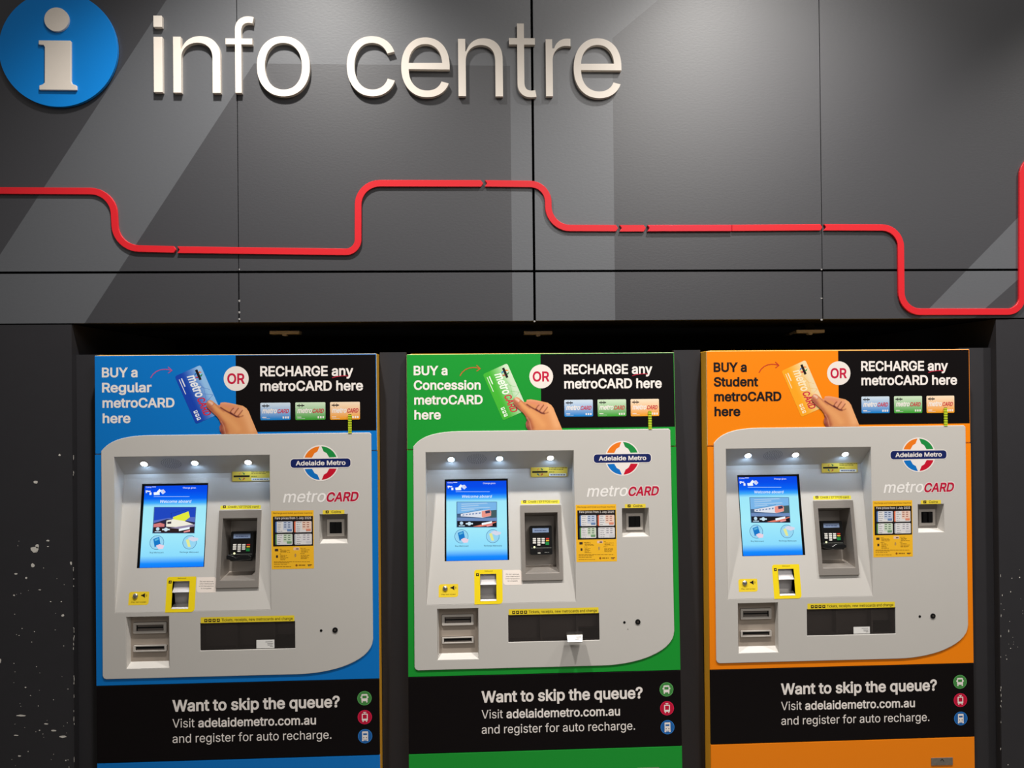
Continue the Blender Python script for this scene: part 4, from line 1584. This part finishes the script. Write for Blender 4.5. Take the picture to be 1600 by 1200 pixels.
    a = quad(FA, *X(888, 152), *X(1240, 80))
    q.poly(FA, qpts(a), ink((240, 214, 60)), 0.0005)
    black_icon(q, FA, *X(935, 138), *X(985, 90), 0.0007)
    q.pxtext(FA, 'Coins', X(1030, 132), X(1186, 130), 3.6, m_ink, 0.0007, 0.02)
    q.build('coin_label', root, recalc=False)

    # banknote and card slots
    q = PB()
    ds = -0.016
    b = (sl[0] + 0.0030, sl[1] + 0.0105, sl[2] - 0.0015, sl[3] - 0.0015)
    q.loft([[FA.at(x_, y_, 0.0) for x_, y_ in qpts(sl)], [FA.at(x_, y_, ds) for x_, y_ in qpts(b)]], m_fascia)
    q.poly(FA, qpts(b), m_plate, ds)
    nu = q.build('slot_bay', root)
    FS = FA.off(ds)
    N = lambda x, y: (630 + x / 6.314, 880 + y / 6.314)
    for (x0, y0, x1, y1, gx, gy, nm) in ((383, 500, 695, 612, 26, 32, 'banknote_slot'), (383, 720, 697, 790, 20, 16, 'receipt_slot')):
        q = PB()
        a = quad(FS, *N(x0, y1), *N(x1, y0))
        e_ = 0.0008
        q.poly(FS, rrect(a[0] - e_, a[1] - e_, a[2] + e_, a[3] + e_, 0.003), m_ink, 0.0003)
        i_ = quad(FS, *N(x0 + gx, y1 - gy * 0.7), *N(x1 - gx, y0 + gy * 0.7))
        q.holed(FS, rrect(*a, 0.0022), [qpts(i_)], 0.0004, 0.004, m_rim)
        q.poly(FS, qpts(i_), mat('slot throat', (116, 108, 102), 0.5), 0.0006)
        hh = (i_[3] - i_[1])
        q.poly(FS, [(i_[0], i_[1] + hh * .38), (i_[2], i_[1] + hh * .38), (i_[2], i_[1] + hh * .62), (i_[0], i_[1] + hh * .62)] if nm[0] == 'b' else [(i_[0], i_[1] + hh * .3), (i_[2], i_[1] + hh * .3), (i_[2], i_[3]), (i_[0], i_[3])], m_black, 0.0012)
        for u0, u1 in ((i_[0], i_[0] + 0.0022), (i_[2] - 0.0022, i_[2])):
            q.poly(FS, [(u0, i_[1]), (u1, i_[1]), (u1, i_[3]), (u0, i_[3])], m_black, 0.0013)
        q.build(nm, nu, 0.0005)

    # ticket tray
    q = PB()
    dt = -0.032
    tb = (tr_[0] + 0.002, tr_[1] + 0.0, tr_[2] - 0.002, tr_[3] + 0.01)
    R0 = qpts(tr_)
    q.loft([[FA.at(x_, y_, -FTH) for x_, y_ in R0], [FA.at(x_, y_, dt) for x_, y_ in qpts(tb)]], m_dark)
    q.poly(FA, qpts(tb), m_dark, dt)
    for xx in (846, 903):
        u = FA.px(xx, 980)[0]
        q.box(FA, u - 0.002, u + 0.002, tr_[1], tr_[3], dt, -0.012, m_dark)
    u = FA.px(905, 985)
    q.box(FA, u[0], tr_[2] - 0.002, tr_[1], u[1], dt, -0.016, m_black)
    tray = q.build('ticket_tray', root)
    q = PB()
    q.box(FA, tr_[0] + 0.0008, tr_[2] - 0.0008, tr_[1] + 0.0010, tr_[3] - 0.0005, -FTH - 0.003, -FTH + 0.0005, m_flap())
    flap = q.build('flap', tray)
    q = PB()
    FL = FA.off(-FTH + 0.0005)
    if idx == 1:
        # the clear tab stands out from the flap here
        t0, t1 = FL.px(884.5, 986), FL.px(908, 986)
        base = FL.px(890, 987.5)[1]
        pA, pB = FL.at(t0[0], base, 0.0002), FL.at(t1[0] + 0.004, base, 0.0002)
        pC, pD = FL.at(t1[0], tr_[1] + 0.0022, 0.026), FL.at(t0[0], tr_[1] + 0.0022, 0.026)
        th = Vector((0, 0.0004, 0.0012))
        q.add([pA, pB, pC, pD], m_clear()); q.add([pA + th, pB + th, pC + th, pD + th], m_clear())
        q.loft([[pA, pB, pC, pD], [pA + th, pB + th, pC + th, pD + th]], m_clear())
        q.build('flap_tab', flap)
        q = PB()
        M_ = lambda s, t: pA.lerp(pB, s).lerp(pD.lerp(pC, s), t) + Vector((0, -0.0006, 0.0016))
        q.add([M_(0.02, 0.34), M_(0.98, 0.34), M_(0.98, 0.98), M_(0.02, 0.98)], m_paper)
        for s0, s1, t in ((.55, .9, .5), (.62, .92, .62), (.5, .8, .74)):
            e2 = Vector((0, -0.0003, 0.0003))
            q.add([M_(s0, t) + e2, M_(s1, t) + e2, M_(s1, t + .05) + e2, M_(s0, t + .05) + e2], ink((120, 118, 120)))
        q.build('flap_label', flap, recalc=False)
    else:
        bx = (878.4, 1001.4, 905.2, 986.4) if idx == 0 else (869.5, 1001.6, 895.5, 988.6)
        a = quad(FL, *bx)
        a = (a[0], max(a[1], tr_[1] + 0.0015), a[2], a[3])
        q.poly(FL, qpts(a), m_paper, 0.0004)
        for f0, f1, f in ((.5, .9, .72), (.6, .92, .5), (.62, .9, .34), (.75, .92, .2)):
            q.poly(FL, [(a[0] + (a[2] - a[0]) * f0, a[1] + (a[3] - a[1]) * f), (a[0] + (a[2] - a[0]) * f1, a[1] + (a[3] - a[1]) * f), (a[0] + (a[2] - a[0]) * f1, a[1] + (a[3] - a[1]) * (f + .06)), (a[0] + (a[2] - a[0]) * f0, a[1] + (a[3] - a[1]) * (f + .06))], ink((120, 118, 120)), 0.0006)
        q.build('flap_label', flap, recalc=False)
    q = PB()
    K = lambda x, y: (780 + x / 5, 930 + y / 5)
    a0_, a1_ = FA.px(*K(74, 150)), FA.px(*K(776, 98))
    lw0, lw1 = tr_[3] + 0.0004, tr_[3] + 0.0138
    q.poly(FA, rrect(a0_[0], lw0, a1_[0], lw1, 0.001), ink((240, 214, 50)), 0.0005)
    for j in range(4):
        xx = 100 + j * 31
        A_ = FA.px(*K(xx, 0))[0]; B_ = FA.px(*K(xx + 23, 0))[0]
        q.poly(FA, [(A_, lw0 + 0.0022), (B_, lw0 + 0.0022), (B_, lw0 + 0.0094), (A_, lw0 + 0.0094)], m_ink, 0.0007)
        q.poly(FA, [(A_ + .0022, lw0 + .004), (B_ - .0016, lw0 + .0052), (B_ - .0026, lw0 + .008), (A_ + .0018, lw0 + .007)], m_tag, 0.0008)
    xa, xb = FA.px(*K(228, 0))[0], FA.px(*K(762, 0))[0]
    q.text(FA, 'Tickets, receipts, new metrocards and change', (xa, lw0 + 0.0032), (xb, lw0 + 0.0032), 0.0062, m_ink, 0.0007, 0.014)
    q.build('tray_label', root, recalc=False)

    # lock and pin hole
    c = FA.px(*K(1083, 208))
    q = PB(); q.prism(FA, circle(*c, 0.0062, 24), 0.0, 0.0012, m_black)
    q.prism(FA, circle(*c, 0.0022, 12), 0.0012, 0.002, mat('lock core', (120, 112, 104), 0.3, 0.8)); q.build('key_lock', root)
    c = FA.px(*K(978, 212))
    q = PB(); q.prism(FA, circle(*c, 0.0030, 16), 0.0, 0.0004, m_black)
    if idx == 1:
        c = FA.px(*K(1005, 265)); q.prism(FA, circle(*c, 0.0010, 8), 0.0, 0.0004, mat('dark speck', (90, 84, 80)))
    q.build('pin_hole', root)
    return root


LED = 0.11
WH, DK = m_white, m_ink
buy = lambda kind, w: [('BUY a', 646.4, 699.2, 585.8, 585.6), (kind, 646.6, w, 608.6, 608.2), ('metroCARD', 647.2, 754.2, 631.8, 631.2), ('here', 647.4, 688.8, 655, 654.8)]
machine(0, MX[0], 0.0, 0.0, (0, 118, 202), WH, buy('Regular', 720.2), ((20, 66, 178), (150, 196, 240), ink((240, 244, 250))),
        'grey ticket machine with blue surround, for buying a regular card')
machine(1, MX[1], -LEAN2, OFF2, (22, 150, 48), WH, buy('Concession', 751), ((66, 180, 50), (206, 226, 196), ink((236, 246, 230))),
        'grey ticket machine with green surround, for buying a concession card')
machine(2, MX[2], 0.0, 0.0, (250, 136, 4), DK, buy('Student', 717.4), ((250, 166, 30), (240, 216, 170), ink((252, 230, 190))),
        'grey ticket machine with orange surround, for buying a student card')
